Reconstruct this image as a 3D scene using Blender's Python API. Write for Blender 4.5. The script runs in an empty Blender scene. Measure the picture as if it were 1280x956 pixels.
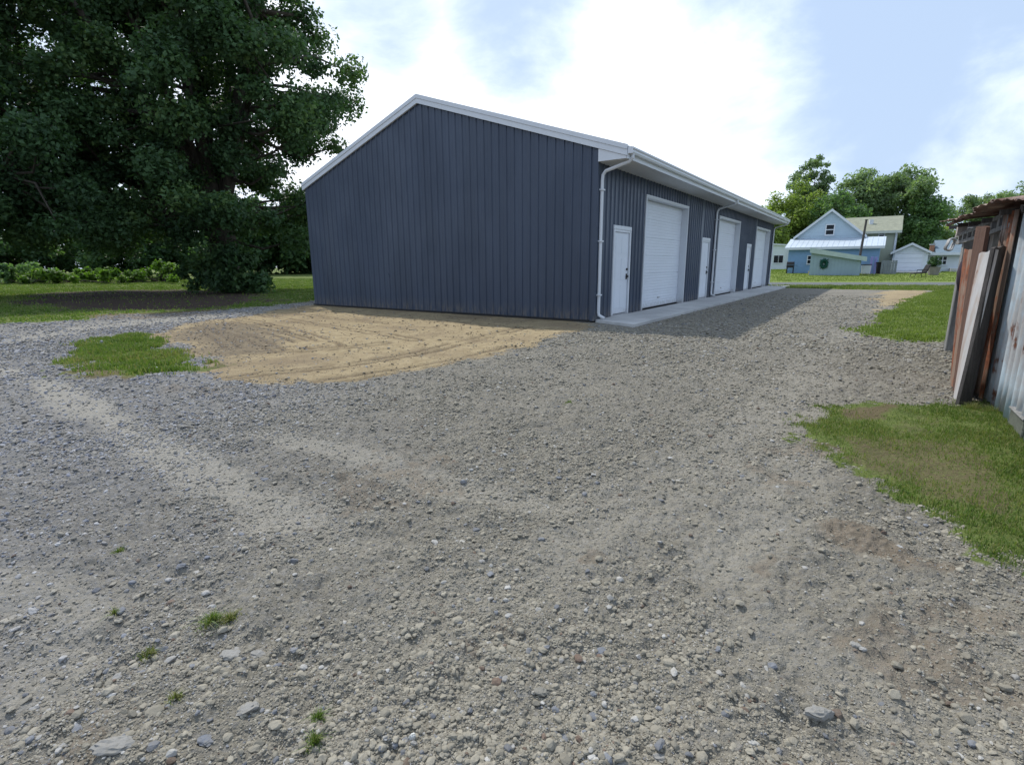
import bpy, bmesh, math, random
import numpy as np
from mathutils import Vector, Matrix

random.seed(7)
RNG = np.random.default_rng(11)
SC = bpy.context.scene
COL = SC.collection
R = math.radians
PI = math.pi

# ------------------------------------------------------------------ camera
F, PITCH, ROLL, CH = 651.236, R(12.667), R(-0.357), 1.298


def ray(px, py):
    u, w = px - 640, py - 478
    c, s = math.cos(ROLL), math.sin(ROLL)
    u, w = c * u + s * w, -s * u + c * w
    x, zc, yc = u / F, -w / F, 1.0
    return np.array([x, yc * math.cos(PITCH) + zc * math.sin(PITCH), -yc * math.sin(PITCH) + zc * math.cos(PITCH)])


def gp(px, py, z=0.0):
    d = ray(px, py)
    t = (z - CH) / d[2]
    return np.array([d[0] * t, d[1] * t])


def dp(px, py, Y):
    d = ray(px, py)
    return d * (Y / d[1]) + np.array([0, 0, CH])


cam = bpy.data.cameras.new('camera')
camo = bpy.data.objects.new('camera', cam)
COL.objects.link(camo)
fwd = np.array([0, math.cos(PITCH), -math.sin(PITCH)])
up0 = np.array([0, math.sin(PITCH), math.cos(PITCH)])
rt0 = np.array([1.0, 0, 0])
rt = math.cos(ROLL) * rt0 + math.sin(ROLL) * up0
up = -math.sin(ROLL) * rt0 + math.cos(ROLL) * up0
mw = Matrix.Identity(4)
for i in range(3):
    mw[i][0], mw[i][1], mw[i][2] = rt[i], up[i], -fwd[i]
mw[2][3] = CH
camo.matrix_world = mw
cam.sensor_width = 36
cam.lens = 36 * F / 1280
cam.clip_start = 0.05
cam.clip_end = 3000
SC.camera = camo

# ------------------------------------------------------------------ materials
MATS = {}


class NT:
    def __init__(s, name):
        s.m = bpy.data.materials.new(name)
        s.m.use_nodes = True
        s.t = s.m.node_tree
        s.t.nodes.clear()
        s.out = s.n('ShaderNodeOutputMaterial')

    def n(s, typ, **kw):
        x = s.t.nodes.new(typ)
        for k, v in kw.items():
            if hasattr(x, k):
                setattr(x, k, v)
            else:
                x.inputs[k].default_value = v
        return x

    def l(s, a, b):
        s.t.links.new(a, b)

    def set(s, inp, v):
        if isinstance(v, bpy.types.NodeSocket):
            s.l(v, inp)
        else:
            inp.default_value = v

    def coord(s, kind='Object'):
        return s.n('ShaderNodeTexCoord').outputs[kind]

    def noise(s, scale, detail=4, rough=0.55, vec=None, out='Fac'):
        x = s.n('ShaderNodeTexNoise')
        x.inputs['Scale'].default_value = scale
        x.inputs['Detail'].default_value = detail
        x.inputs['Roughness'].default_value = rough
        if vec is not None:
            s.l(vec, x.inputs['Vector'])
        return x.outputs[out]

    def ramp(s, fac, lo, hi, c0=0.0, c1=1.0):
        x = s.n('ShaderNodeMapRange')
        x.inputs['From Min'].default_value = lo
        x.inputs['From Max'].default_value = hi
        x.inputs['To Min'].default_value = c0
        x.inputs['To Max'].default_value = c1
        x.interpolation_type = 'SMOOTHSTEP'
        s.l(fac, x.inputs['Value'])
        return x.outputs['Result']

    def math(s, op, a, b=0.0):
        x = s.n('ShaderNodeMath', operation=op)
        s.set(x.inputs[0], a)
        s.set(x.inputs[1], b)
        return x.outputs[0]

    def mix(s, fac, a, b, blend='MIX'):
        x = s.n('ShaderNodeMix', data_type='RGBA', blend_type=blend)
        s.set(x.inputs[0], fac)
        s.set(x.inputs[6], a if isinstance(a, bpy.types.NodeSocket) else (*a, 1))
        s.set(x.inputs[7], b if isinstance(b, bpy.types.NodeSocket) else (*b, 1))
        return x.outputs[2]

    def attr(s, name, out='Fac'):
        return s.n('ShaderNodeAttribute', attribute_name=name).outputs[out]

    def bsdf(s, col, rough=0.8, metal=0.0, spec=0.3, normal=None):
        b = s.n('ShaderNodeBsdfPrincipled')
        s.set(b.inputs['Base Color'], col if isinstance(col, bpy.types.NodeSocket) else (*col, 1))
        s.set(b.inputs['Roughness'], rough)
        b.inputs['Metallic'].default_value = metal
        b.inputs['Specular IOR Level'].default_value = spec
        if normal is not None:
            s.l(normal, b.inputs['Normal'])
        s.l(b.outputs[0], s.out.inputs['Surface'])
        return b

    def bump(s, h, strength=0.3, dist=0.01, prev=None):
        b = s.n('ShaderNodeBump')
        b.inputs['Strength'].default_value = strength
        b.inputs['Distance'].default_value = dist
        s.l(h, b.inputs['Height'])
        if prev is not None:
            s.l(prev, b.inputs['Normal'])
        return b.outputs[0]


def simple(name, col, rough=0.7, var=0.12, scale=3.0, metal=0.0, spec=0.3, bump=0.0, stretch=None):
    """plain material with mottled colour, slight roughness variation"""
    t = NT(name)
    v = t.coord()
    if stretch:
        mp = t.n('ShaderNodeMapping')
        mp.inputs['Scale'].default_value = stretch
        t.l(v, mp.inputs['Vector'])
        v = mp.outputs[0]
    n = t.noise(scale, 5, 0.6, v)
    n2 = t.noise(scale * 9, 3, 0.6, v)
    f = t.math('ADD', t.math('MULTIPLY', n, 0.65), t.math('MULTIPLY', n2, 0.35))
    lo = tuple(c * (1 - var) for c in col)
    hi = tuple(min(1, c * (1 + var)) for c in col)
    c = t.mix(t.ramp(f, 0.3, 0.7), lo, hi)
    nm = t.bump(n2, bump, 0.01) if bump else None
    t.bsdf(c, t.ramp(n, 0.2, 0.8, rough - 0.07, min(1, rough + 0.07)), metal, spec, nm)
    MATS[name] = t.m
    return t.m


WHITE = simple('white painted metal', (0.62, 0.65, 0.69), 0.42, 0.04, 2.0, spec=0.4)
WHITED = simple('white door paint', (0.66, 0.70, 0.76), 0.45, 0.04, 1.2, spec=0.35)


def splashed(m, amount, top):
    """dried mud splash with its own ragged top on the foot of painted parts"""
    nt_ = m.node_tree
    b = [n for n in nt_.nodes if n.type == 'BSDF_PRINCIPLED'][0]
    src = b.inputs['Base Color'].links[0].from_socket
    tc_ = nt_.nodes.new('ShaderNodeTexCoord')
    sp = nt_.nodes.new('ShaderNodeSeparateXYZ')
    nt_.links.new(tc_.outputs['Object'], sp.inputs[0])
    nz_ = nt_.nodes.new('ShaderNodeTexNoise')
    nz_.inputs['Scale'].default_value = 11
    nz_.inputs['Detail'].default_value = 6
    nt_.links.new(tc_.outputs['Object'], nz_.inputs['Vector'])
    ad = nt_.nodes.new('ShaderNodeMath')
    ad.operation = 'MULTIPLY_ADD'
    nt_.links.new(nz_.outputs['Fac'], ad.inputs[0])
    ad.inputs[1].default_value = -top * 1.6
    nt_.links.new(sp.outputs[2], ad.inputs[2])
    mr = nt_.nodes.new('ShaderNodeMapRange')
    nt_.links.new(ad.outputs[0], mr.inputs['Value'])
    mr.inputs['From Min'].default_value = -top * 0.9
    mr.inputs['From Max'].default_value = 0.0
    mr.inputs['To Min'].default_value = amount
    mr.inputs['To Max'].default_value = 0.0
    mx = nt_.nodes.new('ShaderNodeMix')
    mx.data_type = 'RGBA'
    nt_.links.new(mr.outputs[0], mx.inputs[0])
    nt_.links.new(src, mx.inputs[6])
    mx.inputs[7].default_value = (0.27, 0.235, 0.185, 1)
    nt_.links.new(mx.outputs[2], b.inputs['Base Color'])


splashed(WHITE, 0.55, 0.25)
splashed(WHITED, 0.5, 0.30)
ROOFW = simple('light roof steel', (0.66, 0.68, 0.70), 0.4, 0.05, 1.5, spec=0.4)
SOFFIT = simple('soffit vinyl', (0.60, 0.61, 0.62), 0.6, 0.05, 2.0)
BLACK = simple('black metal', (0.02, 0.02, 0.022), 0.45, 0.2, 8)
RUBBER = simple('dark rubber', (0.015, 0.015, 0.016), 0.8, 0.2, 8)
GLASS = simple('dark window glass', (0.015, 0.018, 0.022), 0.15, 0.2, 1.0, spec=0.18)
WOODG = simple('weathered grey board', (0.20, 0.20, 0.195), 0.85, 0.45, 2.2, bump=0.4, stretch=(9, 9, 0.7))
WOODD = simple('dark weathered timber', (0.075, 0.068, 0.065), 0.85, 0.5, 2.2, bump=0.5, stretch=(9, 9, 0.7))
BROWNW = simple('brown stained timber', (0.10, 0.055, 0.04), 0.85, 0.4, 2.2, bump=0.4, stretch=(9, 9, 0.7))
BARK = simple('tree bark', (0.075, 0.065, 0.052), 0.95, 0.4, 3.0, bump=0.8, stretch=(4, 4, 0.8))
PALEBLUE = simple('pale blue siding paint', (0.42, 0.52, 0.60), 0.6, 0.06, 0.8)
BLUEW = simple('blue siding paint', (0.20, 0.34, 0.53), 0.6, 0.10, 0.8)
GREENG = simple('grey green siding paint', (0.29, 0.38, 0.43), 0.65, 0.08, 0.8)
BEIGE = simple('pale olive siding paint', (0.36, 0.39, 0.30), 0.65, 0.06, 0.8)
WHITES = simple('white house siding', (0.60, 0.65, 0.68), 0.6, 0.05, 0.8)
SHINGLE = simple('olive grey shingles', (0.24, 0.25, 0.19), 0.9, 0.2, 3.0, bump=0.3)
SHINGLEB = simple('slate blue shingles', (0.13, 0.18, 0.22), 0.9, 0.2, 3.0, bump=0.3)
BRICK = simple('orange brick', (0.36, 0.18, 0.11), 0.9, 0.25, 6.0)
POTGREY = simple('stone planter', (0.22, 0.20, 0.18), 0.9, 0.2, 4.0)
PURPLE = simple('faded violet paint', (0.16, 0.17, 0.34), 0.6, 0.15, 2.0)
WREATH = simple('dark evergreen wreath', (0.012, 0.07, 0.05), 0.9, 0.4, 10)
GREYPANEL = simple('grey fence panel paint', (0.20, 0.22, 0.24), 0.8, 0.2, 2.0)


def mat_navy():
    t = NT('charcoal blue wall steel')
    v = t.coord()
    mp = t.n('ShaderNodeMapping')
    mp.inputs['Scale'].default_value = (1.0, 1.0, 0.25)
    t.l(v, mp.inputs['Vector'])
    n = t.noise(1.3, 5, 0.6, mp.outputs[0])
    n2 = t.noise(14, 3, 0.6, mp.outputs[0])
    c = t.mix(t.ramp(n, 0.3, 0.7), (0.034, 0.049, 0.080), (0.046, 0.064, 0.102))
    # dust splashed up the lowest part of the panels
    sep = t.n('ShaderNodeSeparateXYZ')
    t.l(v, sep.inputs[0])
    d = t.math('MULTIPLY', t.ramp(sep.outputs[2], 0.45, 0.0), t.ramp(n2, 0.35, 0.75))
    c = t.mix(t.math('MULTIPLY', d, 0.6), c, (0.20, 0.17, 0.13))
    big = t.noise(0.7, 2, 0.5, v)
    t.bsdf(c, t.math('ADD', t.ramp(n2, 0.2, 0.8, 0.30, 0.42), t.ramp(big, 0.35, 0.65, -0.04, 0.10)), 0.0, 0.45, t.bump(big, 0.30, 0.03))
    return t.m


NAVY = mat_navy()


def mat_concrete():
    t = NT('apron concrete')
    v = t.coord()
    n = t.noise(1.2, 6, 0.6, v)
    n2 = t.noise(60, 3, 0.6, v)
    c = t.mix(t.ramp(n, 0.3, 0.72), (0.36, 0.36, 0.36), (0.50, 0.50, 0.49))
    c = t.mix(t.ramp(n2, 0.55, 0.8), c, (0.28, 0.27, 0.25))
    t.bsdf(c, 0.85, 0, 0.2, t.bump(n2, 0.3, 0.004))
    return t.m


CONC = mat_concrete()


def mat_rusty(name, paint, amount, rust1=(0.16, 0.055, 0.025), rust2=(0.07, 0.03, 0.02), rough=0.6):
    """weathered painted steel with vertical rust runs"""
    t = NT(name)
    v = t.coord()
    mp = t.n('ShaderNodeMapping')
    mp.inputs['Scale'].default_value = (5.0, 5.0, 0.9)
    t.l(v, mp.inputs['Vector'])
    n = t.noise(1.0, 6, 0.65, mp.outputs[0])
    n2 = t.noise(3.0, 6, 0.7, v)
    n3 = t.noise(24, 4, 0.6, v)
    f = t.math('ADD', t.math('MULTIPLY', n, 0.6), t.math('MULTIPLY', n2, 0.4))
    msk = t.ramp(f, 0.62 - amount, 0.68 - amount)
    rc = t.mix(t.ramp(n3, 0.3, 0.7), rust2, rust1)
    pc = t.mix(t.ramp(n2, 0.3, 0.75), tuple(c * 0.75 for c in paint), paint)
    hot = t.math('MULTIPLY', t.ramp(n3, 0.62, 0.7), 0.7)
    pc = t.mix(t.math('MULTIPLY', t.ramp(f, 0.50 - amount, 0.62 - amount), 0.5), pc, (0.25, 0.15, 0.09))
    c = t.mix(msk, pc, rc)
    t.bsdf(c, t.ramp(f, 0.4, 0.7, rough - 0.15, 0.9), 0.0, 0.3, t.bump(n3, 0.25, 0.004))
    return t.m


RUSTBLUE = mat_rusty('faded blue galvanised sheet', (0.55, 0.66, 0.74), 0.075)
RUSTRED = mat_rusty('rust red sheet steel', (0.30, 0.24, 0.21), 0.13, (0.28, 0.10, 0.05), (0.12, 0.05, 0.03))
RUSTWHITE = mat_rusty('dirty white board', (0.55, 0.545, 0.55), 0.045, (0.20, 0.10, 0.06), (0.12, 0.06, 0.04))
RUSTDARK = mat_rusty('dark rusted roof sheet', (0.16, 0.10, 0.09), 0.2, (0.11, 0.045, 0.03), (0.04, 0.022, 0.018))


def mat_leaf(name, c0, c1, c2, trans=0.35):
    t = NT(name)
    a = t.attr('var')
    col = t.mix(t.ramp(a, 0.0, 0.6), c0, c1)
    col = t.mix(t.ramp(a, 0.6, 1.0), col, c2)
    b = t.n('ShaderNodeBsdfPrincipled')
    t.l(col, b.inputs['Base Color'])
    b.inputs['Roughness'].default_value = 0.55
    b.inputs['Specular IOR Level'].default_value = 0.25
    tr = t.n('ShaderNodeBsdfTranslucent')
    t.l(t.mix(1.0, col, (1.0, 1.15, 0.5), 'MULTIPLY'), tr.inputs['Color'])
    mx = t.n('ShaderNodeMixShader')
    mx.inputs[0].default_value = trans
    t.l(b.outputs[0], mx.inputs[1])
    t.l(tr.outputs[0], mx.inputs[2])
    t.l(mx.outputs[0], t.out.inputs['Surface'])
    return t.m


LEAF_DARK = mat_leaf('dark maple leaves', (0.040, 0.082, 0.042), (0.070, 0.135, 0.054), (0.135, 0.21, 0.070), 0.38)
LEAF_MID = mat_leaf('green leaves', (0.09, 0.165, 0.08), (0.15, 0.25, 0.10), (0.23, 0.33, 0.13), 0.48)
LEAF_YEL = mat_leaf('yellow green leaves', (0.13, 0.19, 0.055), (0.23, 0.30, 0.07), (0.36, 0.42, 0.13), 0.5)
LEAF_GREY = mat_leaf('grey green leaves', (0.13, 0.19, 0.11), (0.21, 0.29, 0.155), (0.33, 0.41, 0.23), 0.5)
LEAF_BRIGHT = mat_leaf('bright shrub leaves', (0.06, 0.12, 0.02), (0.11, 0.20, 0.03), (0.20, 0.30, 0.06), 0.45)
BLADE_MOWN = mat_leaf('pale mown lawn blades', (0.12, 0.17, 0.035), (0.19, 0.25, 0.06), (0.28, 0.30, 0.11), 0.4)  # lighter, yellower green than the other lawn blades
BLADE = mat_leaf('lawn grass blades', (0.085, 0.140, 0.030), (0.145, 0.215, 0.048), (0.26, 0.245, 0.11), 0.4)


# ------------------------------------------------------------------ mesh helpers
class MB:
    def __init__(s):
        s.v, s.f = [], []

    def add(s, vs, fs):
        o = len(s.v)
        s.v += [tuple(map(float, p)) for p in vs]
        s.f += [tuple(i + o for i in f) for f in fs]
        return s

    def box(s, x0, x1, y0, y1, z0, z1):
        return s.add([(x0, y0, z0), (x1, y0, z0), (x1, y1, z0), (x0, y1, z0), (x0, y0, z1), (x1, y0, z1), (x1, y1, z1), (x0, y1, z1)],
                     [(0, 3, 2, 1), (4, 5, 6, 7), (0, 1, 5, 4), (1, 2, 6, 5), (2, 3, 7, 6), (3, 0, 4, 7)])

    def prism(s, pts, vec):
        """polygon pts extruded by vec"""
        n = len(pts)
        a = [Vector(p) for p in pts]
        b = [p + Vector(vec) for p in a]
        return s.add([tuple(p) for p in a + b], [tuple(range(n))[::-1], tuple(range(n, 2 * n))] + [(i, (i + 1) % n, (i + 1) % n + n, i + n) for i in range(n)])

    def tube(s, pts, r, n=8, caps=True, squash=1.0):
        pts = [Vector(p) for p in pts]
        rs = r if isinstance(r, (list, tuple)) else [r] * len(pts)
        vs, fs = [], []
        prev = None
        for i, p in enumerate(pts):
            d = (pts[min(i + 1, len(pts) - 1)] - pts[max(i - 1, 0)]).normalized()
            if prev is None:
                a = d.orthogonal().normalized()
            else:
                a = (prev - d * prev.dot(d))
                a = a.normalized() if a.length > 1e-6 else d.orthogonal().normalized()
            prev = a
            b = d.cross(a)
            for k in range(n):
                t = 2 * PI * k / n
                vs.append(tuple(p + (a * math.cos(t) + b * math.sin(t) * squash) * rs[i]))
        for i in range(len(pts) - 1):
            for k in range(n):
                fs.append((i * n + k, i * n + (k + 1) % n, (i + 1) * n + (k + 1) % n, (i + 1) * n + k))
        if caps:
            fs.append(tuple(range(n))[::-1])
            fs.append(tuple(range((len(pts) - 1) * n, len(pts) * n)))
        return s.add(vs, fs)

    def sheet(s, A, B):
        """strip between two equal point rows"""
        n = len(A)
        return s.add(list(A) + list(B), [(i, i + 1, n + i + 1, n + i) for i in range(n - 1)])

    def build(s, name, mat, parent=None, smooth=False, bevel=0.0, solid=0.0):
        me = bpy.data.meshes.new(name)
        me.from_pydata(s.v, [], s.f)
        me.validate()
        bm = bmesh.new()
        bm.from_mesh(me)
        if not solid:
            bmesh.ops.recalc_face_normals(bm, faces=bm.faces)
        if bevel:
            es = [e for e in bm.edges if len(e.link_faces) == 2 and e.calc_face_angle(0) > 0.5]
            bmesh.ops.bevel(bm, geom=es, offset=bevel, segments=1, affect='EDGES', clamp_overlap=True)
        if solid:
            bmesh.ops.remove_doubles(bm, verts=bm.verts[:], dist=1e-5)
            bmesh.ops.solidify(bm, geom=bm.faces[:], thickness=solid)
        bm.to_mesh(me)
        bm.free()
        me.materials.append(mat)
        if smooth:
            me.polygons.foreach_set('use_smooth', [True] * len(me.polygons))
        o = bpy.data.objects.new(name, me)
        COL.objects.link(o)
        if parent is not None:
            o.parent = parent
        return o


def npmesh(name, verts, faces, mat, parent=None, attrs=None, colors=None, smooth=False):
    """verts (n,3) faces (m,k) numpy -> object, fast"""
    me = bpy.data.meshes.new(name)
    n, (m, k) = len(verts), faces.shape
    me.vertices.add(n)
    me.vertices.foreach_set('co', np.ascontiguousarray(verts, dtype=np.float32).ravel())
    me.loops.add(m * k)
    me.loops.foreach_set('vertex_index', np.ascontiguousarray(faces, dtype=np.int32).ravel())
    me.polygons.add(m)
    me.polygons.foreach_set('loop_start', np.arange(0, m * k, k, dtype=np.int32))
    me.polygons.foreach_set('use_smooth', np.full(m, smooth, dtype=bool))
    me.update(calc_edges=True)
    for an, av in (attrs or {}).items():
        a = me.attributes.new(an, 'FLOAT', 'POINT')
        a.data.foreach_set('value', np.ascontiguousarray(av, dtype=np.float32))
    if colors is not None:
        a = me.color_attributes.new('tint', 'FLOAT_COLOR', 'POINT')
        c = np.ones((n, 4), dtype=np.float32)
        c[:, :3] = colors
        a.data.foreach_set('color', c.ravel())
    me.materials.append(mat)
    o = bpy.data.objects.new(name, me)
    COL.objects.link(o)
    if parent is not None:
        o.parent = parent
    return o


def tag(o, label=None, cat=None, group=None, kind=None):
    if label:
        o['label'] = label
    if cat:
        o['category'] = cat
    if group:
        o['group'] = group
    if kind:
        o['kind'] = kind
    return o


def thing(name, loc, rz, label, cat, group=None):
    o = bpy.data.objects.new(name, None)
    COL.objects.link(o)
    o.location = loc
    o.rotation_euler = (0, 0, rz)
    o.empty_display_size = 0.3
    return tag(o, label, cat, group)


# ------------------------------------------------------------------ numpy noise
def _hash(ix, iy, seed):
    h = (ix.astype(np.int64) * 374761393 + iy.astype(np.int64) * 668265263 + seed * 1274126177) & 0xFFFFFFFF
    h = ((h ^ (h >> 13)) * 1274126177) & 0xFFFFFFFF
    return ((h ^ (h >> 16)) & 0xFFFFFF) / float(0xFFFFFF)


def vnoise(x, y, seed=0):
    ix, iy = np.floor(x), np.floor(y)
    fx, fy = x - ix, y - iy
    fx, fy = fx * fx * (3 - 2 * fx), fy * fy * (3 - 2 * fy)
    a, b = _hash(ix, iy, seed), _hash(ix + 1, iy, seed)
    c, d = _hash(ix, iy + 1, seed), _hash(ix + 1, iy + 1, seed)
    return (a * (1 - fx) + b * fx) * (1 - fy) + (c * (1 - fx) + d * fx) * fy


def fbm(x, y, scale, octv=4, seed=0):
    s, a, t = 0, 1.0, 0
    c, sn = 0.8, 0.6
    x, y = x * scale, y * scale
    for i in range(octv):
        s = s + a * vnoise(x, y, seed + i * 17)
        t += a
        a *= 0.55
        x, y = (c * x - sn * y) * 2.03 + 13.7, (sn * x + c * y) * 2.03 + 7.1
    return s / t  # 0..1


def sstep(a, b, x):
    t = np.clip((x - a) / (b - a), 0, 1)
    return t * t * (3 - 2 * t)


def seg_d(x, y, ax, ay, bx, by):
    dx, dy = bx - ax, by - ay
    t = np.clip(((x - ax) * dx + (y - ay) * dy) / (dx * dx + dy * dy + 1e-12), 0, 1)
    return np.hypot(x - ax - t * dx, y - ay - t * dy)


def poly_sd(x, y, P):
    """signed distance, positive inside"""
    d = np.full(x.shape, 1e9)
    ins = np.zeros(x.shape, bool)
    n = len(P)
    for i in range(n):
        (ax, ay), (bx, by) = P[i], P[(i + 1) % n]
        d = np.minimum(d, seg_d(x, y, ax, ay, bx, by))
        c = ((ay > y) != (by > y)) & (x < (bx - ax) * (y - ay) / ((by - ay) if by != ay else 1e-12) + ax)
        ins ^= c
    return np.where(ins, d, -d)


def line_d(x, y, P):
    d = np.full(x.shape, 1e9)
    for i in range(len(P) - 1):
        d = np.minimum(d, seg_d(x, y, *P[i], *P[i + 1]))
    return d


def G(*pts):
    return [tuple(gp(*p)) for p in pts]


# ------------------------------------------------------------------ ground zones (world polygons)
AZ = R(34.796)
CX, CY = 1.905, 12.139
W, H, RISE, L = 10.6, 3.757, 1.75, 22.98
EX = np.array([math.cos(AZ), -math.sin(AZ)])   # garage local x (out of the door wall)
EY = np.array([math.sin(AZ), math.cos(AZ)])    # garage local y (along the door wall)


def gl(x, y):
    return tuple(np.array([CX, CY]) + EX * x + EY * y)


Z_SAND = G((396, 380), (560, 390), (742, 403), (728, 411), (690, 424), (640, 440), (590, 450), (540, 459), (470, 471), (400, 477), (330, 478),
           (268, 471), (252, 464), (256, 447), (230, 440), (207, 428), (180, 417), (235, 405), (300, 395), (350, 387)) + [gl(-W, 1), gl(-5, 2), gl(-0.5, 1)]
Z_SAND = Z_SAND[:20]
Z_SAND2 = G((1095, 364.5), (1150, 362), (1166, 364), (1150, 374), (1120, 383), (1095, 392), (1085, 388), (1096, 376))
Z_PATCH = G((90, 429), (128, 421), (180, 417), (205, 428), (228, 440), (256, 447), (252, 461), (205, 468), (150, 462), (112, 449))
Z_LEFT = G((0, 404), (30, 404), (115, 401.5), (118, 394), (200, 392), (270, 388), (340, 382), (392, 376.5)) + [(-9, 27), (-2, 40), (-5, 500), (-500, 500), (-500, 6), (-14, 11)]
Z_DARKSOIL = G((10, 378), (50, 366), (150, 362.5), (240, 362), (330, 366), (345, 377), (240, 388), (120, 389), (60, 386))
Z_STRIP = G((118, 400.5), (118, 393), (200, 391), (280, 386), (270, 392), (200, 397))
Z_RIGHT = G((1068, 411), (1085, 396), (1118, 382), (1148, 369), (1168, 362.5), (1300, 362.5)) + [(60, 25), (30, 8), (10, 5.5)] + G((1186, 429), (1130, 428), (1082, 421))
Z_NEAR = G((995, 541), (1003, 528), (1022, 516), (1060, 509), (1130, 506), (1200, 505)) + [(5.2, 4.9), (9, 5.2), (9, 0.5), (2.9, 0.9)] + G((1280, 722), (1228, 694), (1190, 664), (1130, 620), (1065, 578), (1018, 557))
Z_ROAD = G((880, 352.6), (1400, 353.8), (1400, 357.6), (880, 356.8))
Z_FAR = G((880, 352.9), (1600, 354)) + [(500, 30), (500, 500), (-8, 500)]
Z_VERGE = G((940, 356.5), (1400, 357.4), (1400, 363.5), (1150, 362.5), (1090, 362.0), (1010, 360.4), (966, 359.6))
Z_B1 = G((1008, 642), (1060, 635), (1095, 652), (1160, 684), (1236, 714), (1215, 727), (1150, 712), (1080, 692), (1030, 674))
Z_B2 = G((1075, 548), (1140, 556), (1215, 582), (1290, 622), (1300, 668), (1225, 640), (1150, 610), (1090, 582))
Z_B3 = G((1040, 513), (1120, 508), (1108, 524), (1050, 530))
Z_B4 = G((88, 446), (150, 470), (250, 476), (330, 480), (260, 493), (180, 486), (120, 470))
Z_B5 = G((178, 417), (250, 402), (345, 402), (385, 420), (340, 440), (285, 456), (245, 462), (215, 441))
SPOTS = [((594, 803), .05), ((622, 778), .07), ((545, 912), .10), ((600, 925), .08), ((692, 905), .05), ((740, 690), .07), ((960, 700), .12), ((1105, 810), .16), ((1180, 820), .14),
         ((110, 905), .06), ((130, 880), .05), ((505, 588), .42), ((1000, 560), .2), ((965, 600), .2), ((640, 950), .05), ((1240, 770), .15), ((90, 930), .07)]
FINES = [(G((-60, 432), (60, 416), (160, 403), (280, 393), (395, 380)), .75, .55),
         (G((-30, 452), (60, 478), (150, 526), (225, 572)), .19, .68),
         (G((225, 572), (300, 612), (360, 640)), .18, .60),
         (G((360, 640), (430, 667)), .17, .34),
         (G((430, 667), (530, 705)), .17, .16),
         (G((330, 540), (430, 560), (520, 590), (610, 615), (700, 630)), .14, .45),
         (G((520, 760), (610, 730), (760, 650), (900, 570), (1010, 470), (1060, 410)), .30, .25),
         (G((905, 700), (960, 630), (1000, 560)), .22, .35),
         (G((-30, 720), (60, 730), (120, 760), (60, 850)), .12, .35),
         (G((960, 780), (1080, 860), (1180, 930)), .2, .25)]
RUTS = [G(*p) for p in (
    [(262, 474), (330, 466), (420, 456), (520, 442), (610, 418), (660, 407)],
    [(400, 476), (470, 466), (560, 452), (640, 434)],
    [(300, 398), (360, 409), (420, 430)], [(285, 402), (340, 413), (395, 432)], [(330, 394), (400, 404), (470, 416), (520, 424)],
    [(350, 390), (440, 399), (540, 409)], [(380, 385), (480, 395), (600, 405), (690, 411)],
    [(270, 408), (310, 420), (350, 436)], [(300, 440), (360, 437), (420, 434), (480, 428)], [(250, 408), (280, 424), (300, 438)])]


def rise(x, y):
    r = np.hypot(x, y)
    return 0.5 * sstep(40.0, 72.0, r)


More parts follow.
